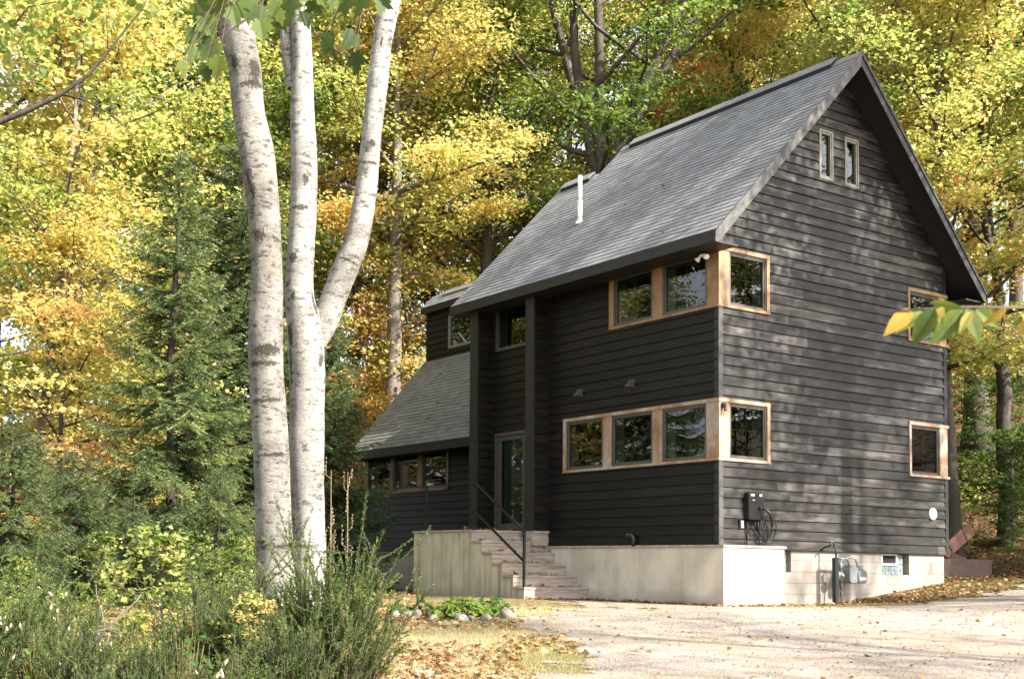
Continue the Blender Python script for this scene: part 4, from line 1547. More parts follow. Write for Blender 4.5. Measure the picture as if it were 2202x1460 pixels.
for x, y, me, rot, sc, lab, col in OUT:
    plant_tree('maple_tree', lab, 'tree', (x, y, tz(x, y)), me, rot, sc, col, 'maples outside the picture')

# ------------------------------------------------------------------ the white beech clump in front
BEECH_XY = at(612, 1225, 14.6)
bz = tz(BEECH_XY[0], BEECH_XY[1])
beech = thing('beech_tree', 'big pale beech with two white trunks and a third bent limb, left of the house', 'tree', (BEECH_XY[0], BEECH_XY[1], bz))


def bole(rows, d, extra_top, base=None, bumps=(), seed=1):
    """rows: (left, right, y) of the silhouette, given its own depth, thickness and a lumpy round section"""
    rg = np.random.default_rng(seed)
    rows = sorted(rows, key=lambda r_: -r_[2])
    ys = np.array([r_[2] for r_ in rows], float)
    yy = np.linspace(ys[0], ys[-1], 140)
    cx_ = np.interp(-yy, -ys, [(r_[0] + r_[1]) / 2 for r_ in rows])
    wd = np.interp(-yy, -ys, [(r_[1] - r_[0]) / 2 for r_ in rows])
    k = np.ones(5) / 5
    cx_ = np.convolve(np.pad(cx_, 2, 'edge'), k, 'valid')
    wd = np.convolve(np.pad(wd, 2, 'edge'), k, 'valid')
    pts = np.array([at(a, b, d) for a, b in zip(cx_, yy)])
    rad = wd / FPX * d
    if base is not None:
        zb = tz(pts[0][0], pts[0][1]) - .25
        m = 8
        zz = np.linspace(zb, pts[0][2] - .05, m)
        lo = np.stack([np.full(m, pts[0][0]), np.full(m, pts[0][1]), zz], -1)
        rl = rad[0] * (1 + base * np.linspace(1, 0, m) ** 1.6)
        pts = np.concatenate([lo, pts])
        rad = np.concatenate([rl, rad])
    top = [pts[-1]]
    dv = unit(pts[-1] - pts[-6])
    rt = [rad[-1]]
    for i in range(10):
        dv = unit(dv + np.array([0, 0, .06]) + rg.normal(0, .03, 3))
        top.append(top[-1] + dv * extra_top / 10)
        rt.append(rad[-1] * (1 - (i + 1) / 11))
    pts = np.concatenate([pts, np.array(top[1:])])
    rad = np.concatenate([rad, np.array(rt[1:])])
    # surface with lumps, knots and growth rings
    n, sides = len(pts), 32
    tan = np.gradient(pts, axis=0)
    tan = unit(tan)
    s = unit(np.cross(tan, np.array([1.0, .13, .07])))
    t = np.cross(tan, s)
    ang = np.linspace(0, 2 * math.pi, sides, endpoint=False)
    h = np.arange(n)[:, None]
    lump = 1 + .025 * np.sin(2 * ang + h * .11) + .02 * np.sin(3 * ang - h * .17 + seed) + .007 * np.sin(h * .8 + seed) + .004 * rg.normal(0, 1, (n, 1)) + .004 * rg.normal(0, 1, (n, sides))
    dark_ = np.zeros((n, sides))
    for (bi, ba, bh, bs, bw) in bumps:
        da = np.angle(np.exp(1j * (ang[None, :] - ba)))
        g = np.exp(-(da / bw) ** 2 - ((h - bi) / bs) ** 2)
        lump = lump + bh * g - bh * .6 * np.exp(-(da / (bw * .45)) ** 2 - ((h - bi) / (bs * .5)) ** 2)
        dark_ = np.maximum(dark_, g)
    ring = np.cos(ang)[None, :, None] * s[:, None, :] + np.sin(ang)[None, :, None] * t[:, None, :]
    v = pts[:, None, :] + ring * (rad[:, None] * lump)[:, :, None]
    i = np.arange(n - 1)[:, None] * sides
    j = np.arange(sides)[None, :]
    f = np.stack([i + j, i + (j + 1) % sides, i + sides + (j + 1) % sides, i + sides + j], -1).reshape(-1, 4)
    mb = MB()
    mb.add(v.reshape(-1, 3), f, (.5 - .55 * np.clip(dark_ * 1.5, 0, 1)).ravel())
    return mb, pts, rad


RA = [(552, 640, 1290), (549, 634, 1223), (549, 632, 1175), (548, 627, 1079), (544, 622, 983), (540, 615, 887), (536, 609, 792), (534, 609, 696), (539, 609, 623), (537, 606, 527), (531, 601, 431),
      (516, 591, 335), (500, 567, 240), (491, 561, 144), (478, 552, 95), (455, 540, 20), (440, 528, -60)]
RB = [(628, 704, 1290), (628, 702, 1220), (627, 700, 1127), (623, 698, 1031), (622, 697, 935), (623, 696, 840), (621, 698, 760), (617, 696, 700), (612, 674, 640), (614, 675, 570), (620, 680, 480), (625, 683, 400), (627, 682, 335), (624, 675, 240),
      (627, 672, 144), (624, 668, 48), (628, 668, -20), (632, 668, -80)]
RC = [(650, 700, 740), (668, 728, 690), (690, 745, 640), (704, 762, 600), (715, 773, 575), (739, 792, 527), (751, 801, 479), (768, 813, 383), (778, 821, 287), (787, 833, 192), (801, 842, 96), (816, 861, 0), (826, 872, -70)]
RD = [(618, 650, 190), (606, 632, 130), (603, 628, 80), (598, 622, 20), (588, 612, -50), (572, 598, -120)]
camang = lambda sgn: 0
a_, pA, rA = bole(RA, 14.5, 5.5, .55, ((124, 3.1, .34, 2.2, .34), (126, 2.0, .26, 1.7, .28), (121, 3.0, .10, 1.0, .8), (101, 1.9, .22, 2.4, .22), (98, 2.0, .14, 1.6, .2), (88, 2.2, .10, 1.4, .4), (63, 2.6, .07, 1.2, .9), (60, 2.3, .06, .8, 1.0), (20, 2.5, .05, .7, 1.1), (52, 2.4, .04, .6, 1.0), (40, 2.7, .04, .6, .9)), 3)
b_, pB, rB = bole(RB, 15.0, 6.0, .5, ((99, 2.6, .14, 1.2, .25), (93, 2.4, .07, .8, .6), (56, 4.0, .16, 1.6, .25), (82, 2.0, .07, 1.2, .3), (72, 3.4, .12, 3.5, .14), (66, 1.5, .05, 3.0, .2), (60, 3.4, .05, 2.0, .2), (58, 1.4, .05, 5.0, .16), (74, 2.1, .06, 1.0, .2)), 4)
c_, pC, rC = bole(RC, 15.05, 5.0, None, ((73, 2.6, .30, 1.5, .30), (66, 2.5, .03, .5, .9), (30, 2.5, .03, .5, .9), (110, 2.4, .06, 2.0, .15)), 5)
d_, pD, rD = bole(RD, 15.05, 2.5, None, (), 6)
ta = part(a_, 'trunk', 'beech_bark_dark', beech, True)
ta['label'] = 'greyer leftmost trunk with dark lichen bands'
part(b_, 'trunk', 'beech_bark', beech, True)
part(c_, 'limb', 'beech_bark', beech, True)
part(d_, 'limb', 'beech_bark', beech, True)
rgb = np.random.default_rng(31)
mb, mt = MB(), MB()
for pp in (pA, pB, pC):
    for k in range(9):
        p0 = pp[-1 - k % 9]
        if p0[2] < 8.2:
            continue
        a = rgb.uniform(0, 6.28)
        lp = curve(p0, (math.cos(a), math.sin(a), .7), rgb.uniform(1.5, 3.2), 5, (0, 0, .2), rgb, .15)
        mt.tube(lp, np.linspace(.04, .01, len(lp)), 5, False)
        for c0 in lp[2:]:
            n = 60
            scatter(mb, c0 + rgb.normal(0, 1, (n, 3)) * np.array([.6, .6, .28]) + np.array([0, 0, .3]), .11, .5 + rgb.normal(0, .12, n), rgb)
cro = part(mb, 'crown', 'autumn_leaf', beech)
cro.color = (.42, .6, 0, 1)
part(mt, 'twigs', 'beech_bark', beech)

# ------------------------------------------------------------------ near branches hanging into the picture
MAPLE = []
for k, (a, rr) in enumerate(((-150, .38), (-118, .50), (-100, .34), (-78, .58), (-52, .72), (-38, .50), (-15, .66), (0, .46), (10, .60), (30, .98), (50, .60), (62, .46), (80, .62), (98, .72), (115, .50), (130, .58), (152, .34), (185, .34))):
    pass


def maple_outline():
    """five pointed lobes with a few teeth; y runs from the stalk to the tip"""
    half = [(.0, .0), (.16, -.10), (.30, -.06), (.26, .06), (.50, .10), (.38, .20), (.62, .40), (.44, .40), (.40, .52), (.22, .50), (.24, .72), (.12, .74), (.0, 1.0)]
    left = [(-a, b) for a, b in half[1:-1]][::-1]
    return half + left


MO = maple_outline()
OVATE = [(0, 0), (.16, .10), (.27, .28), (.29, .45), (.22, .66), (.10, .86), (0, 1.0), (-.10, .86), (-.22, .66), (-.29, .45), (-.27, .28), (-.16, .10)]


rgl = np.random.default_rng(77)


def hang_leaf(mb, root, tip, face, templ, width, tint, curl=.12, fold=.2):
    root, tip, face = (np.asarray(q, float) for q in (root, tip, face))
    u = tip - root
    L = np.linalg.norm(u)
    u = u / L
    w = unit(np.cross(face, u))
    nrm = np.cross(u, w)
    T = np.array(templ, float)
    h = np.abs(T[:, 0]) * fold - curl * (T[:, 1] - .5) ** 2
    v = root + u * (T[:, 1] * L)[:, None] + w * (T[:, 0] * L * width)[:, None] + nrm * (h * L)[:, None]
    # fan from the midrib so the blade can fold
    K = len(T)
    mid = [root + u * L * q + nrm * (-curl * (q - .5) ** 2) * L for q in (.1, .3, .5, .7, .88)]
    vs = list(v) + mid
    tip_i = int(np.argmax(T[:, 1]))
    mi = [K + i for i in range(5)]
    qs = [.1, .3, .5, .7, .88]
    fs = []
    chain = [0] + mi + [tip_i]
    cq = [0] + qs + [1]

    def near(y):
        return int(np.argmin([abs(y - q) for q in cq]))
    for side in (list(range(0, tip_i + 1)), list(range(K, tip_i - 1, -1))):
        side = [i % K for i in side]
        for i in range(len(side) - 1):
            a, b = side[i], side[i + 1]
            ca, cb_ = near(T[a][1]), near(T[b][1])
            tri = [a, b]
            f1 = [a, b, chain[cb_]]
            if len(set(f1)) == 3:
                fs.append(tuple(f1))
            step = 1 if cb_ > ca else -1
            c0 = ca
            while c0 != cb_:
                f2 = [a, chain[c0 + step], chain[c0]]
                if len(set(f2)) == 3:
                    fs.append(tuple(f2))
                c0 += step
    tv = np.concatenate([tint + rgl.normal(0, .05, K) + rgl.choice([0, .10], p=[.6, .4]) * T[:, 1] ** 2, np.full(5, tint - .10)])
    tv[0] -= .08
    mb.add(vs, fs, tv)


# a maple standing left of the viewer sends a bough over the view
mp = at(-1750, 1225, 5.0)
mpt = thing('maple_tree', 'near maple whose lobed green leaves hang in at the top over the beech stems', 'tree', (mp[0], mp[1], tz(mp[0], mp[1])))
tr = MB()
z0_ = tz(mp[0], mp[1])
tr.tube([(mp[0], mp[1], z0_ - .3), (mp[0] + .05, mp[1], z0_ + 2.0), (mp[0] - .05, mp[1] + .1, z0_ + 5), (mp[0], mp[1] + .2, z0_ + 9)], [.20, .15, .11, .05], 12)
b0 = np.array([mp[0], mp[1] + .03, z0_ + 3.6])
b1 = at(330, -420, 5.4)
b2 = at(560, -130, 5.6)
b3 = at(880, -60, 5.7)
tr.tube([b0, (b0 + b1) / 2 + np.array([0, 0, .3]), b1, b2], [.06, .04, .02, .01], 8)
tr.tube([b2, (b2 + b3) / 2 + np.array([0, 0, .05]), b3], [.01, .007, .004], 6)
part(tr, 'trunk', 'grey_bark', mpt, True)
lf = MB()
tw = MB()
LEAVES = [(420, 85, 62, .46), (455, 120, 60, .40), (405, 120, 40, .42), (470, 150, 58, .5), (440, 60, 55, .36), (500, 40, 60, .42), (530, 25, 66, .44), (560, 70, 56, .50), (548, 45, 64, .38), (590, 30, 60, .42),
          (600, 5, 58, .40), (630, 20, 60, .36), (655, 45, 44, .30), (640, 0, 56, .40), (690, -8, 60, .45), (720, -5, 62, .5), (745, 20, 52, .40), (770, 15, 58, .42), (815, 10, 50, .32), (700, 105, 54, .30), (715, 88, 44, .26),
          (742, 92, 42, .30), (762, 140, 56, .30), (395, 150, 40, .58), (480, 15, 60, .38), (520, -5, 60, .36), (575, -10, 60, .36), (860, -15, 50, .36), (430, 30, 54, .40), (445, 160, 50, .34), (610, 48, 50, .44), (668, 15, 40, .34)]
for px, py, sz, tn in LEAVES:
    dd = rgl.uniform(5.3, 5.9)
    root = at(px + rgl.normal(0, 8), py - sz * .45, dd)
    tip = at(px + rgl.normal(0, 16), py + sz * .5, dd + rgl.normal(0, .03))
    face = -FW + rgl.normal(0, .45, 3)
    hang_leaf(lf, root, tip, face, MO, rgl.uniform(.82, 1.05), tn + rgl.normal(0, .05), .1, rgl.uniform(-.15, .25))
    stem_to = min((b2 + (b3 - b2) * q for q in np.linspace(0, 1, 12)), key=lambda q: np.linalg.norm(q - root))
    midp = (root + stem_to) / 2 + rgl.normal(0, .03, 3)
    tw.tube([stem_to, midp, root], [.0028, .0022, .0016], 4, False)
tw.tube([at(385, 165, 5.6), at(440, 105, 5.6), at(540, 35, 5.6), at(600, -40, 5.6), b2], [.002, .003, .004, .005, .007], 5, False)
o = part(lf, 'leaves', 'near_leaf', mpt)
o.color = (.36, .9, 0, 1)
part(tw, 'twigs', 'bush_stem', mpt)

# a young beech at the viewer's right with one twig of leaves reaching in
bp = at(5600, 1225, 1.7)
yb = thing('beech_sapling', 'near beech twig with drooping green and yellow pointed leaves hanging in at the right edge', 'sapling', (bp[0], bp[1], tz(bp[0], bp[1])))
tr = MB()
zz0 = tz(bp[0], bp[1])
t0, t1, t2 = at(2420, 640, 2.2), at(2190, 662, 2.15), at(1925, 668, 2.1)
tr.tube([(bp[0], bp[1], zz0 - .2), (bp[0] + .03, bp[1], zz0 + 1.2), (bp[0], bp[1] + .03, zz0 + 3.4)], [.035, .027, .012], 8)
tr.tube([(bp[0] + .02, bp[1], zz0 + 1.6), at(2900, 640, 2.0), t0], [.012, .008, .005], 6)
tr.tube([t0, at(2300, 655, 2.2), t1, at(2060, 660, 2.12), t2], [.004, .0032, .0026, .002, .0012], 6)
part(tr, 'trunk', 'bush_stem', yb, True)
BL = [(1962, 664, 1900, 722, .52, .80), (1990, 668, 1925, 716, .50, .50), (2010, 662, 1962, 745, .62, .33), (2030, 660, 2000, 700, .55, .74), (2072, 664, 1998, 742, .60, .42), (2065, 672, 2030, 712, .55, .72), (2080, 662, 2108, 738, .66, .40),
      (2000, 650, 2075, 664, .40, .46), (2100, 664, 2150, 705, .60, .47), (2165, 662, 2112, 700, .50, .76), (2195, 680, 2175, 712, .7, .42), (2215, 668, 2196, 722, .6, .80), (2090, 668, 2062, 716, .4, .62), (2240, 650, 2290, 720, .6, .4), (2280, 655, 2330, 700, .6, .6)]
lf = MB()
for x0, y0, x1, y1, wd, tn in BL:
    dd = 2.1 + rgl.normal(0, .03)
    hang_leaf(lf, at(x0, y0, dd), at(x1, y1, dd + rgl.normal(0, .02)), -FW + rgl.normal(0, .35, 3) + np.array([0, 0, .3]), OVATE, wd * 1.32, tn, .16, rgl.uniform(.05, .3))
o = part(lf, 'leaves', 'near_leaf', yb)
o.color = (.45, 1.0, 0, 1)

# a tree left of the frame with one dark bare bough crossing the yellow leaves
q0 = at(-330, 1225, 13.5)
bt = thing('maple_tree', 'tree beyond the left edge sending one dark bare bough across the yellow leaves', 'tree', (q0[0], q0[1], tz(q0[0], q0[1])))
tr = MB()
zb0 = tz(q0[0], q0[1])
tr.tube([(q0[0], q0[1], zb0 - .3), (q0[0] + .1, q0[1], zb0 + 3), (q0[0], q0[1] + .1, zb0 + 7), (q0[0] - .1, q0[1], zb0 + 12)], [.24, .18, .13, .05], 12)
L1 = [np.array([q0[0] + .05, q0[1], zb0 + 4.3]), at(-120, 300, 13.5), at(0, 262, 13.5), at(60, 238, 13.5), at(130, 204, 13.5), at(190, 162, 13.5), at(235, 108, 13.5), at(265, 70, 13.6), at(305, 22, 13.6), at(330, -30, 13.6)]
tr.tube(L1, [.09, .05, .036, .032, .027, .021, .015, .012, .009, .006], 8)
tr.tube([at(132, 203, 13.5), at(180, 215, 13.4), at(235, 244, 13.4), at(270, 275, 13.4), at(300, 310, 13.4)], [.016, .012, .009, .006, .003], 6)
tr.tube([at(235, 245, 13.4), at(265, 243, 13.4), at(295, 238, 13.4)], [.006, .004, .003], 5)
tr.tube([at(232, 105, 13.5), at(231, 70, 13.5), at(228, 20, 13.5), at(232, -20, 13.5)], [.008, .006, .005, .004], 5)
tr.tube([at(-110, 298, 13.5), at(-40, 90, 13.5), at(30, 55, 13.5), at(62, 15, 13.5), at(120, 5, 13.5)], [.03, .02, .014, .010, .005], 6)
tr.tube([at(-60, 770, 13), at(20, 762, 13), at(70, 752, 13), at(110, 742, 13)], [.02, .012, .008, .003], 6)
tr.tube([at(-330, 900, 13.2), at(-60, 770, 13)], [.04, .02], 6)
tr.tube([at(48, 245, 13.5), at(20, 215, 13.5), at(8, 190, 13.5)], [.01, .006, .003], 5)
part(tr, 'trunk', 'dark_bark', bt, True)
mb = MB()
for c0, n in ((at(40, 30, 13.6), 160), (at(140, 20, 13.7), 150), (at(-60, 40, 13.6), 200), (at(60, 140, 13.9), 110), (at(240, -20, 13.8), 150), (np.array([q0[0], q0[1], zb0 + 9.5]), 900)):
    big = n > 500
    scatter(mb, c0 + rgl.normal(0, 1, (n, 3)) * (np.array([1.6, 1.6, 1.2]) if big else np.array([.42, .42, .16])), .095, .5 + rgl.normal(0, .15, n), rgl, HEX)
o = part(mb, 'crown', 'autumn_leaf', bt)
o.color = (.40, .6, 0, 1)


# ------------------------------------------------------------------ broom bushes in front
def broom(seed, n=46, H=1.25, R=.55, lean=(0, 0)):
    rg = np.random.default_rng(seed)
    sb, lb = MB(), MB()
    P, D, T = [], [], []
    for i in range(n):
        a = rg.uniform(0, 2 * math.pi)
        r0 = rg.uniform(0, .16)
        sp = rg.uniform(.05, .9) * R / H
        L = H * rg.choice([rg.uniform(.4, .85), rg.uniform(.6, 1.1)])
        d = np.array([math.cos(a) * sp + lean[0], math.sin(a) * sp + lean[1], 1.0])
        p = curve((math.cos(a) * r0, math.sin(a) * r0, -.08), d, L, 8, (0, 0, .10), rg, .10)
        sb.tube(p, np.linspace(.009, .0025, len(p)), 4, False)
        ends = [(p, .16)]
        for k in range(rg.integers(4, 8)):
            f = rg.uniform(.22, .95) * 8
            q = np.array([np.interp(f, np.arange(9), p[:, c]) for c in range(3)])
            sd = unit(unit(d) + rg.normal(0, .60, 3))
            sp_ = curve(q, sd, L * rg.uniform(.16, .36), 4, (0, 0, .35), rg, .12)
            sb.tube(sp_, np.linspace(.0045, .0018, len(sp_)), 3, False)
            ends.append((sp_, .05))
        bt_ = .46 + rg.normal(0, .12)
        for e, st in ends:
            m = len(e)
            ln = np.linalg.norm(np.diff(e, axis=0), axis=1).sum()
            cnt = int(ln * (1 - st) / .0034)
            f = rg.uniform(st, 1.0, cnt) * (m - 1)
            pos = np.stack([np.interp(f, np.arange(m), e[:, c]) for c in range(3)], -1)
            ax = unit(e[-1] - e[0])
            P.append(pos)
            D.append(np.repeat(ax[None], cnt, 0))
            T.append(bt_ + .2 * (f / (m - 1) - .6) + rg.normal(0, .10, cnt))
    P, D, T = np.concatenate(P), np.concatenate(D), np.concatenate(T)
    m = len(P)
    rad = rg.normal(0, 1, (m, 3))
    rad -= D * np.sum(rad * D, 1)[:, None]
    u = unit(D * rg.uniform(.5, 1.1, m)[:, None] + unit(rad) * .8)
    w = unit(np.cross(u, rg.normal(0, 1, (m, 3))))
    s = rg.uniform(.016, .034, m)[:, None]
    lb.polys(P, u * s, w * s * .25, w * 0, KITE, T)
    return sb.mesh('stems', 'bush_stem', True), lb.mesh('foliage', 'broom_leaf')


BR = [broom(301, 84, 1.2, .72), broom(302, 76, .95, .78), broom(303, 70, .78, .80)]
BUSH = [(715, 10.4, 0, 1.12, .3, (.50, 1.0), 'largest dark green broom bush, in front of the white beech trunks'),
        (640, 9.6, 1, .80, 2.0, (.44, 1.0), 'dark broom bush at the lower left of the largest one'),
        (770, 10.9, 2, .95, 4.0, (.55, 1.0), 'low broom bush leaning out over the leafy grass, rightmost of all'),
        (440, 10.2, 0, .76, 1.2, (.44, 1.0), 'broom bush under the pale lime sapling'),
        (540, 9.2, 2, .80, .1, (.50, 1.0), 'low broom bush at the bottom below the beech foot'),
        (300, 9.4, 1, .76, 3.3, (.46, 1.0), 'broom bush with grey dead sticks before it'),
        (165, 9.0, 0, .66, 5.0, (.52, 1.0), 'broom bush with pale fluffy seed heads'),
        (40, 9.8, 0, .88, .8, (.60, 1.0), 'light green broom bush at the left photo edge'),
        (-60, 9.0, 1, .95, 2.9, (.48, 1.0), 'broom bush cut by the left photo edge'),
        (395, 8.5, 2, .74, 1.9, (.42, 1.0), 'very low dark broom bush at the bottom of the photo'),
        (225, 8.2, 2, .78, 3.7, (.48, 1.0), 'nearest low broom bush in the lower left corner'),
        (590, 11.8, 1, .92, 5.5, (.55, 1.0), 'broom bush hugging the foot of the beech trunks'),
        (590, 10.0, 1, .90, 1.5, (.48, 1.0), 'full broom bush covering the foot of the leftmost beech stem'),
        (500, 11.0, 0, .80, 2.6, (.58, 1.0), 'lighter broom bush left of the leftmost beech stem'),
        (110, 10.4, 1, 1.0, 4.4, (.60, 1.0), 'lighter broom bush behind the seed stalks at the left')]
for px, d, k, sc, rot, col, lab in BUSH:
    t = thing('broom_bush', lab, 'bush', spot(px, d), 'broom bushes in the foreground', rot)
    t.scale = (sc, sc, sc)
    for nm, me in (('stems', BR[k][0]), ('foliage', BR[k][1])):
        o = bpy.data.objects.new(nm, me)
        COL.objects.link(o)
        o.parent = t
        if nm == 'foliage':
            o.color = (col[0], col[1], 0, 1)

# fluffy seed stalks
rgs = np.random.default_rng(12)
for px, d, ht, lab in ((140, 8.9, .85, 'tallest pale fluffy seed stalk among the broom at the left'), (172, 8.7, .62, 'pale fluffy seed stalk right of the tallest one'), (225, 9.1, .55, 'short pale seed stalk beside the grey stick'),
                       (385, 8.3, .40, 'low pale seed stalk near the bottom of the photo'), (462, 8.4, .42, 'rightmost low pale seed stalk by the bottom'), (10, 9.0, .70, 'pale seed stalk at the very left edge')):
    x, y, z = spot(px, d)
    t = thing('seed_stalk', lab, 'seed stalk', (x, y, z), 'pale seed stalks')
    mb = MB()
    p = curve((x, y, z - .05), (rgs.normal(0, .12), rgs.normal(0, .12), 1), ht + .05, 7, (0, 0, 0), rgs, .08)
    mb.tube(p, np.linspace(.006, .002, 8), 5)
    for k in range(6):
        q = p[int(rgs.integers(3, 8))]
        mb.tube([q, q + np.array([rgs.normal(0, .05), rgs.normal(0, .05), .07])], [.002, .0015], 4, False)
    part(mb, 'stem', 'dead_stem', t)
    for k in range(11):
        mb = MB()
        q = p[int(rgs.integers(3, 8))] + np.array([rgs.normal(0, .045), rgs.normal(0, .045), rgs.uniform(-.03, .09)])
        r_ = rgs.uniform(.007, .013)
        mb.lathe([(.001, 0), (r_ * .7, r_ * .6), (r_, r_ * 1.6), (r_ * .8, r_ * 2.8), (r_ * .3, r_ * 3.8), (.001, r_ * 4.2)], q, (rgs.normal(0, .5), rgs.normal(0, .5), 1), 7)
        part(mb, 'seed_head', 'seed_fluff', t, True)

# dead stick lying through the bushes
x, y, z = spot(235, 8.6)
st = thing('dead_branch', 'grey forked dead branch poking up through the broom', 'branch', (x, y, z))
mb = MB()
mb.tube([at(195, 1400, 8.6), at(230, 1352, 8.6), at(262, 1318, 8.6), at(285, 1300, 8.65), at(304, 1278, 8.7)], [.008, .0075, .007, .005, .003], 7)
mb.tube([at(228, 1354, 8.6), at(255, 1362, 8.55), at(272, 1360, 8.5)], [.008, .006, .003], 6)
mb.tube([at(228, 1352, 8.6), at(208, 1356, 8.6), at(196, 1372, 8.6)], [.007, .006, .004], 6)
mb.tube([at(218, 1310, 8.7), at(208, 1280, 8.75), at(206, 1250, 8.8)], [.004, .003, .002], 5)
mb.tube([at(226, 1352, 8.62), at(218, 1310, 8.7)], [.005, .004], 5)
part(mb, 'wood', 'stick_grey', st, True)
# tall dry stalks against the wing
for px, top, d, lab in ((744, 1015, 16.5, 'tall tan dry stalk with short upright side shoots beside the wing'), (708, 1010, 16.8, 'tall tan dry stalk close to the white trunk')):
    x, y, z = spot(px, d)
    t = thing('dry_stalk', lab, 'stalk', (x, y, z), 'tall dry stalks by the wing')
    mb = MB()
    tp = at(px + 4, top, d)
    p = np.array([(x, y, z - .05), (x + .02, y, (z + tp[2]) / 2), tuple(tp)])
    mb.tube(p, [.010, .008, .004], 6)
    for k in range(9):
        f = rgs.uniform(.3, .95)
        q = p[0] * (1 - f) + p[2] * f
        a = rgs.uniform(0, 6.28)
        h_ = rgs.uniform(.1, .3)
        q1 = q + np.array([math.cos(a) * .07, math.sin(a) * .07, .05])
        mb.tube([q, q1, q1 + np.array([0, 0, h_])], [.005, .004, .003], 5)
        for b in range(5):
            mb.lathe([(.001, 0), (.011, .012), (.001, .03)], q1 + np.array([rgs.normal(0, .01), rgs.normal(0, .01), h_ * b / 5]), (rgs.normal(0, .5), rgs.normal(0, .5), 1), 5)
    part(mb, 'stem', 'dead_stem', t)


# ------------------------------------------------------------------ stones and the planting beside the steps
def stone(px, py, w, h, d, label, seed):
    rs = np.random.default_rng(seed)
    p = at(px, py, d)
    x, y = p[0], p[1]
    z = tz(x, y)
    R_, Hh = w / 2 / FPX * d, h / FPX * d
    import bmesh as _b
    bm = _b.new()
    _b.ops.create_icosphere(bm, subdivisions=3, radius=1)
    ph = rs.uniform(0, 6, 6)
    for v in bm.verts:
        c = v.co
        k = 1 + .22 * math.sin(2.3 * c.x + ph[0]) * math.cos(2.1 * c.y + ph[1]) + .10 * math.sin(3.7 * c.z + ph[2] + c.x * 2) + .06 * math.sin(6 * c.y + ph[3] + 4 * c.x)
        c *= k
        c.x *= R_
        c.y *= R_ * .8
        c.z = c.z * Hh * .62 + Hh * .24
    vs = np.array([v.co[:] for v in bm.verts])
    fs = np.array([[v.index for v in f.verts] for f in bm.faces])
    bm.free()
    mb = MB()
    mb.add(vs, fs)
    o = mb.build('stone', 'stone', None, True, (x, y, z))
    o.rotation_euler = (0, 0, rs.uniform(-.5, .3) - .95)
    return tag(o, label, 'stone', 'stones edging the bed by the steps')


for k, (px, py, w, h, d, lab) in enumerate(((1090, 1278, 38, 24, 17.6, 'largest pale boulder, right of the bright leafy plant by the steps'), (992, 1294, 32, 22, 17.3, 'pale stone in front of the middle of the leafy plant'),
                                            (1045, 1294, 28, 17, 17.3, 'flat stone between the leafy plant and the largest boulder'), (1016, 1290, 18, 15, 17.4, 'small stone squeezed between the two front stones'),
                                            (932, 1294, 28, 16, 17.6, 'low stone at the front left of the leafy plant'), (895, 1284, 22, 20, 18.0, 'rounded stone under the concrete porch corner'),
                                            (878, 1276, 26, 16, 18.4, 'flat stone left of the porch corner'), (852, 1282, 24, 14, 18.4, 'leftmost stone of the bed edging'),
                                            (886, 1268, 20, 13, 19.0, 'small stone tight against the porch base'), (912, 1272, 24, 14, 18.6, 'stone half under the purple plant'),
                                            (768, 1428, 36, 34, 8.6, 'pale rock at the bottom of the photo beside the largest broom bush'))):
    stone(px, py, w, h, d, lab, 40 + k)


def leafy(name, label, cat, px, d, R_, H_, n, size, col, seed, mat='hosta_leaf', parts='leaves'):
    rg = np.random.default_rng(seed)
    x, y, z = spot(px, d)
    t = thing(name, label, cat, (x, y, z))
    mb, sb = MB(), MB()
    for i in range(n):
        a, r_ = rg.uniform(0, 6.28), R_ * math.sqrt(rg.uniform(0, 1))
        hh = H_ * (1 - (r_ / R_) ** 2 * .75) * rg.uniform(.6, 1.05)
        base = np.array([x + math.cos(a) * r_ * .5, y + math.sin(a) * r_ * .5, z])
        root = np.array([x + math.cos(a) * r_, y + math.sin(a) * r_, z + hh])
        aa = a + rg.normal(0, .7)
        L = size * rg.uniform(.7, 1.25)
        tip = root + np.array([math.cos(aa) * L * .75, math.sin(aa) * L * .75, -L * rg.uniform(.1, .75)])
        sb.tube([base, (base + root) / 2 + np.array([0, 0, .04]), root], [.004, .003, .002], 4, False)
        hang_leaf(mb, root, tip, np.array([math.cos(aa) * .4, math.sin(aa) * .4, 1.0]) + rg.normal(0, .3, 3), OVATE, rg.uniform(1.2, 1.7), .5 + rg.normal(0, .18), .3, rg.uniform(.05, .3))
    o = part(mb, parts, mat, t)
    o.color = (col[0], col[1], 0, 1)
    part(sb, 'stalks', 'petiole', t)
    return t


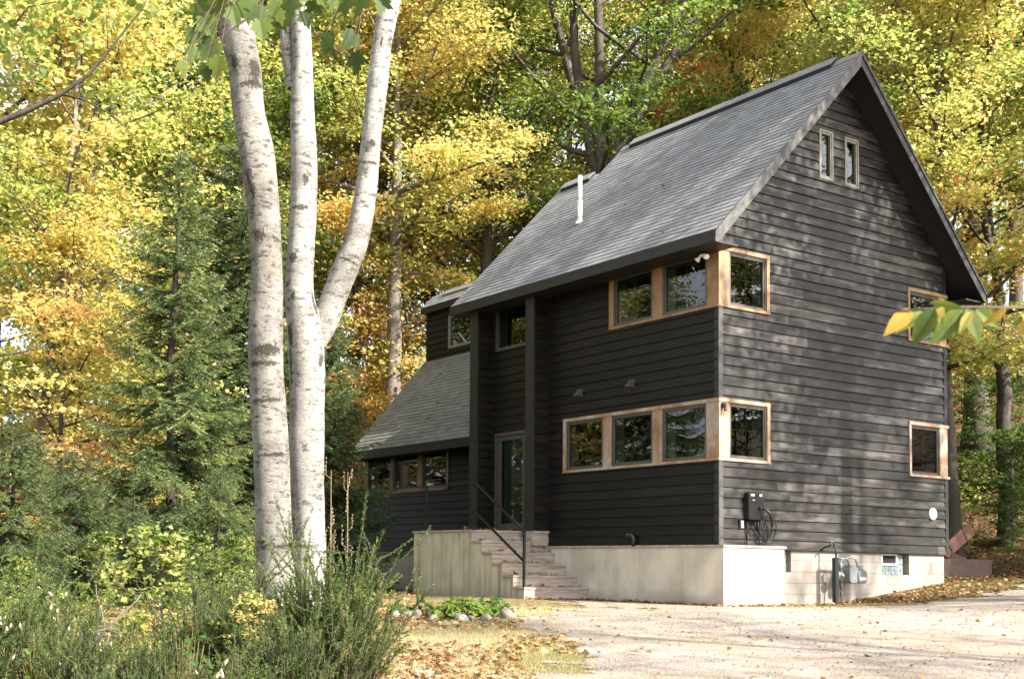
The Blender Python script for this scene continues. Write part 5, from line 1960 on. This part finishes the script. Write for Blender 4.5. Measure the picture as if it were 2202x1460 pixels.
leafy('leafy_plant', 'bright yellow-green broad-leaved plant heaped beside the porch steps', 'plant', 990, 17.9, .42, .34, 230, .13, (.62, .8), 61)
leafy('leafy_plant', 'darker green broad-leaved plant against the step side behind the boulder', 'plant', 1058, 18.2, .30, .34, 90, .13, (.24, .6), 62)
leafy('leafy_plant', 'small dusky green plant under the porch concrete', 'plant', 915, 18.5, .20, .24, 60, .09, (.05, .4), 63)
leafy('leafy_plant', 'blue-green low plant left of the porch corner', 'plant', 868, 18.8, .24, .16, 50, .12, (.10, .3), 64)
leafy('leafy_plant', 'low green weeds growing along the block foundation near the corner', 'plant', 1975, 24.6, .45, .16, 120, .08, (.16, .5), 65)
for k_, (px_, d_, R_, H_, n_, sz_, cl_, lab_) in enumerate(((95, 9.3, .34, .62, 130, .07, (.30, .7), 'light green leafy plant among the broom right of the left photo edge'),
        (275, 10.0, .34, .66, 130, .065, (.62, .6), 'pale lime leafy plant under the lime sapling on its left'), (405, 9.7, .34, .60, 130, .065, (.20, .6), 'mid green leafy plant between the lime sapling and the beech foot'),
        (490, 9.0, .26, .46, 100, .06, (.34, .8), 'small leafy plant low in front of the middle broom bushes'), (650, 12.4, .34, .5, 120, .07, (.16, .6), 'dark green leafy plant behind the largest broom bush'),
        (560, 8.7, .22, .22, 70, .055, (.48, .8), 'low yellowing leafy plant near the bottom of the photo'), (330, 8.4, .22, .24, 80, .055, (.26, .8), 'low green leafy plant at the bottom left of the photo'))):
    leafy('leafy_plant', lab_, 'plant', px_, d_, R_, H_, n_, sz_, cl_, 70 + k_)
leafy('leafy_plant', 'pale leafy weed beside the rock at the bottom of the photo', 'plant', 735, 8.4, .10, .10, 26, .06, (.55, .6), 66)

# ------------------------------------------------------------------ grass, fallen leaves (nobody could count them)
rgg = np.random.default_rng(90)


def on_ground(n, px0, px1, d0, d1, rg, cond=None):
    px = rg.uniform(px0, px1, n)
    d = np.sqrt(rg.uniform(d0 ** 2, d1 ** 2, n))
    P = CAM[None] + (FW[None] + RT[None] * ((px - CX) / FPX)[:, None] - UP[None] * ((1225 - CY) / FPX)) * d[:, None]
    P[:, 2] = terrain(P[:, 0], P[:, 1])
    if cond is not None:
        P = P[cond(P[:, 0], P[:, 1])]
    return P


def outside_house(x, y):
    inside = (x > -.07) & (x < 6.7) & (y > -.16) & (y < 14.2)
    stp = (x > -1.7) & (x < 0) & (y > 3.2) & (y < 7.1)
    return ~(inside | stp)


def patch(x, y, s=.55, th=.0):
    return np.sin(x * s * 2 + 1.2 * np.sin(y * s)) + np.sin(y * s * 2.3 + x * .4) + .6 * np.sin(x * 4.1 + y * 2.7) > th


lawn = lambda x, y: outside_house(x, y) & ~drive_mask(x, y)
P = np.concatenate([on_ground(150000, 690, 1480, 10.0, 20, rgg, lambda x, y: lawn(x, y) & patch(x, y, .7, -1.1)),
                    on_ground(26000, -100, 760, 9, 22, rgg, lambda x, y: lawn(x, y)),
                    on_ground(45000, 1600, 2300, 15, 27, rgg, lambda x, y: lawn(x, y) & patch(x, y, .8, -.5)),
                    on_ground(60000, 850, 1700, 10.5, 21, rgg, lambda x, y: drive_mask(x, y) & ((x + 2.6) * .72 - (y - 3.6) * .69 - 1.6 + .8 * wob(x * .5, y * .5) < rgg.exponential(.55, x.shape)) & outside_house(x, y)),
                    on_ground(50000, 1500, 2300, 15, 24, rgg, lambda x, y: drive_mask(x, y) & (x > .2) & (-.75 - y - .2 * np.maximum(x - 1.5, 0) < rgg.exponential(.5, x.shape))),
                    on_ground(16000, 900, 2202, 11, 21, rgg, lambda x, y: drive_mask(x, y) & patch(x, y, .45, 1.15))])
n = len(P)
u = rgg.normal(0, .6, (n, 3))
u[:, 2] = 1.0
u = unit(u)
w = unit(np.cross(u, rgg.normal(0, 1, (n, 3))))
s = rgg.uniform(.025, .075, n)[:, None]
mb = MB()
cl = .66 + .13 * np.sin(P[:, 0] * 1.3 + 2 * np.sin(P[:, 1] * .9)) + rgg.normal(0, .13, n)
cl = cl - .34 * (P[:, 0] > -.3) * (P[:, 1] < 1)
mb.polys(P - np.array([0, 0, .008]), u * s, w * .007, w * 0, [(-.5, 0), (.5, 0), (0, 1)], np.clip(cl, 0, 1))
o = mb.build('grass', 'grass_blade')
o.color = (.55, 1.0, 0, 1)
tag(o, 'short dry yellow and green grass in front of the house', 'grass', kind='stuff')

LEAF5 = [(0, 0), (.36, .12), (.5, .55), (.2, .62), (0, 1), (-.2, .62), (-.5, .55), (-.36, .12)]
P = np.concatenate([on_ground(7000, 690, 1400, 8.5, 19.5, rgg, lambda x, y: lawn(x, y) & patch(x, y, .9, -.6)),
                    on_ground(5000, -100, 800, 8.0, 24, rgg, lawn),
                    on_ground(2600, 640, 1120, 8.3, 13.0, rgg, lambda x, y: lawn(x, y) & (rgg.random(x.shape) < .75)),
                    on_ground(170, 1000, 2300, 9.5, 20, rgg, drive_mask),
                    on_ground(1500, 1500, 2250, 18.5, 23, rgg, lambda x, y: lawn(x, y)),
                    on_ground(22000, 1700, 2300, 22, 50, rgg, lawn),
                    on_ground(14000, -100, 900, 20, 50, rgg, lawn)])
DEB = on_ground(3200, 850, 2300, 9.5, 20.5, rgg, lambda x, y: drive_mask(x, y) & (patch(x, y, .5, -.2) | (rgg.random(x.shape) < .3)))
# drifts along the foot of the walls and steps
m = 420
q = np.concatenate([np.stack([rgg.normal(-.16, .05, m), rgg.uniform(.0, 3.2, m), np.zeros(m)], -1), np.stack([rgg.uniform(0, 6.4, m), rgg.normal(-.30, .07, m), np.zeros(m)], -1),
                    np.stack([rgg.uniform(-1.7, -.1, 160), rgg.normal(3.1, .06, 160), np.zeros(160)], -1)])
q[:, 2] = terrain(q[:, 0], q[:, 1])
P = np.concatenate([P, q])
# a few on the treads and landing
tr_ = []
for k in range(NS):
    c = 26
    tr_.append(np.stack([rgg.uniform(-1.62, -.1, c), YP - RUN * k + rgg.beta(2, 1.2, c) * .28 + (0 if k else .05), np.full(c, ZP - RISE * k + .004)], -1))
P = np.concatenate([P] + tr_)
rx = rgg.uniform(-.5, 2.9, 34)
roofl = np.stack([rx, rgg.uniform(.2, 5.6, 34), ZE + S * (rx + OX) + .03], -1)
rx = rgg.uniform(1.1, 3.3, 40)
wingl = np.stack([rx, rgg.uniform(7.4, 13.8, 40), 2.69 + 1.1205 * (rx - 1.0) + .03], -1)
P = np.concatenate([P, wingl, roofl[:12]])
n = len(P)
P[:, 2] += .010 + rgg.uniform(0, .016, n)
mb = MB()
scatter(mb, P, .068, np.clip(.50 + rgg.normal(0, .28, n), 0, 1), rgg, LEAF5, .35, .35)
DEB[:, 2] += .018
scatter(mb, DEB, .028, np.clip(.30 + rgg.normal(0, .22, len(DEB)), 0, 1), rgg, KITE, .25, .3)
o = mb.build('fallen_leaves', 'fallen_leaf')
o.color = (.5, 1.0, 0, 1)
tag(o, 'fallen tan and rust leaves scattered over the yard and the wood floor', 'leaves', kind='stuff')

# low green growth on the wood floor
P = np.concatenate([on_ground(5200, -100, 800, 17, 34, rgg, lambda x, y: lawn(x, y) & patch(x, y, .5, .2)), on_ground(4200, 1900, 2300, 31, 48, rgg, lambda x, y: lawn(x, y) & patch(x, y, .6, .1))])
P = np.repeat(P, 4, 0) + rgg.normal(0, 1, (len(P) * 4, 3)) * np.array([.14, .14, .0])
P[:, 2] += rgg.uniform(.03, .30, len(P))
mb = MB()
scatter(mb, P, .09, np.clip(.5 + rgg.normal(0, .25, len(P)), 0, 1), rgg, HEX, .5, .2)
o = mb.build('undergrowth', 'autumn_leaf')
o.color = (.24, .5, 0, 1)
tag(o, 'low green undergrowth covering the wood floor', 'undergrowth', kind='stuff')

# ------------------------------------------------------------------ light, sky, camera
SUN = Vector((.42, -1.0, .85)).normalized()
wd_ = bpy.data.worlds.new('World')
SC.world = wd_
wd_.use_nodes = True
wn = wd_.node_tree
wn.nodes.clear()
sky = wn.nodes.new('ShaderNodeTexSky')
sky.sky_type = 'NISHITA'
sky.sun_disc = False
sky.sun_elevation = math.asin(SUN.z)
sky.sun_rotation = math.atan2(SUN.x, SUN.y)
sky.air_density = 1.0
sky.dust_density = 2.5
sky.ozone_density = 1.0
bg = nd(wn, 'ShaderNodeBackground', None, Strength=.15)
hz = nd(wn, 'ShaderNodeHueSaturation', None, Saturation=.45, Color=sky.outputs[0])   # a milky, partly clouded sky
wn.links.new(hz.outputs[0], bg.inputs[0])
wo_ = wn.nodes.new('ShaderNodeOutputWorld')
wn.links.new(bg.outputs[0], wo_.inputs[0])
ld = bpy.data.lights.new('sun', 'SUN')
ld.energy = 4.9
ld.angle = math.radians(.53)
ld.color = (1.0, .94, .85)
lo = bpy.data.objects.new('sun', ld)
COL.objects.link(lo)
lo.rotation_euler = (-SUN).to_track_quat('-Z', 'Y').to_euler()
lo.location = (10, -20, 30)

cd = bpy.data.cameras.new('camera')
co = bpy.data.objects.new('camera', cd)
COL.objects.link(co)
cd.sensor_fit = 'HORIZONTAL'
cd.sensor_width = 36
cd.lens = FPX / IW * 36
cd.shift_x = (IW / 2 - CX) / IW
cd.shift_y = (CY - IH / 2) / IW
cd.clip_end = 1500
cd.clip_start = .05
mtx = Matrix(((RT[0], UP[0], -FW[0], CAM[0]), (RT[1], UP[1], -FW[1], CAM[1]), (RT[2], UP[2], -FW[2], CAM[2]), (0, 0, 0, 1)))
co.matrix_world = mtx
cd.dof.use_dof = True
cd.dof.focus_distance = 20.5
cd.dof.aperture_fstop = 9.0
SC.camera = co
SC.view_settings.view_transform = 'Standard'
SC.view_settings.look = 'None'
SC.view_settings.gamma = 1
SC.view_settings.exposure = 1.9
SC.cycles.max_bounces = 8
SC.cycles.diffuse_bounces = 3
SC.cycles.glossy_bounces = 3
SC.cycles.transmission_bounces = 4
SC.cycles.transparent_max_bounces = 8
SC.cycles.use_denoising = True
SC.cycles.caustics_reflective = False
SC.cycles.caustics_refractive = False
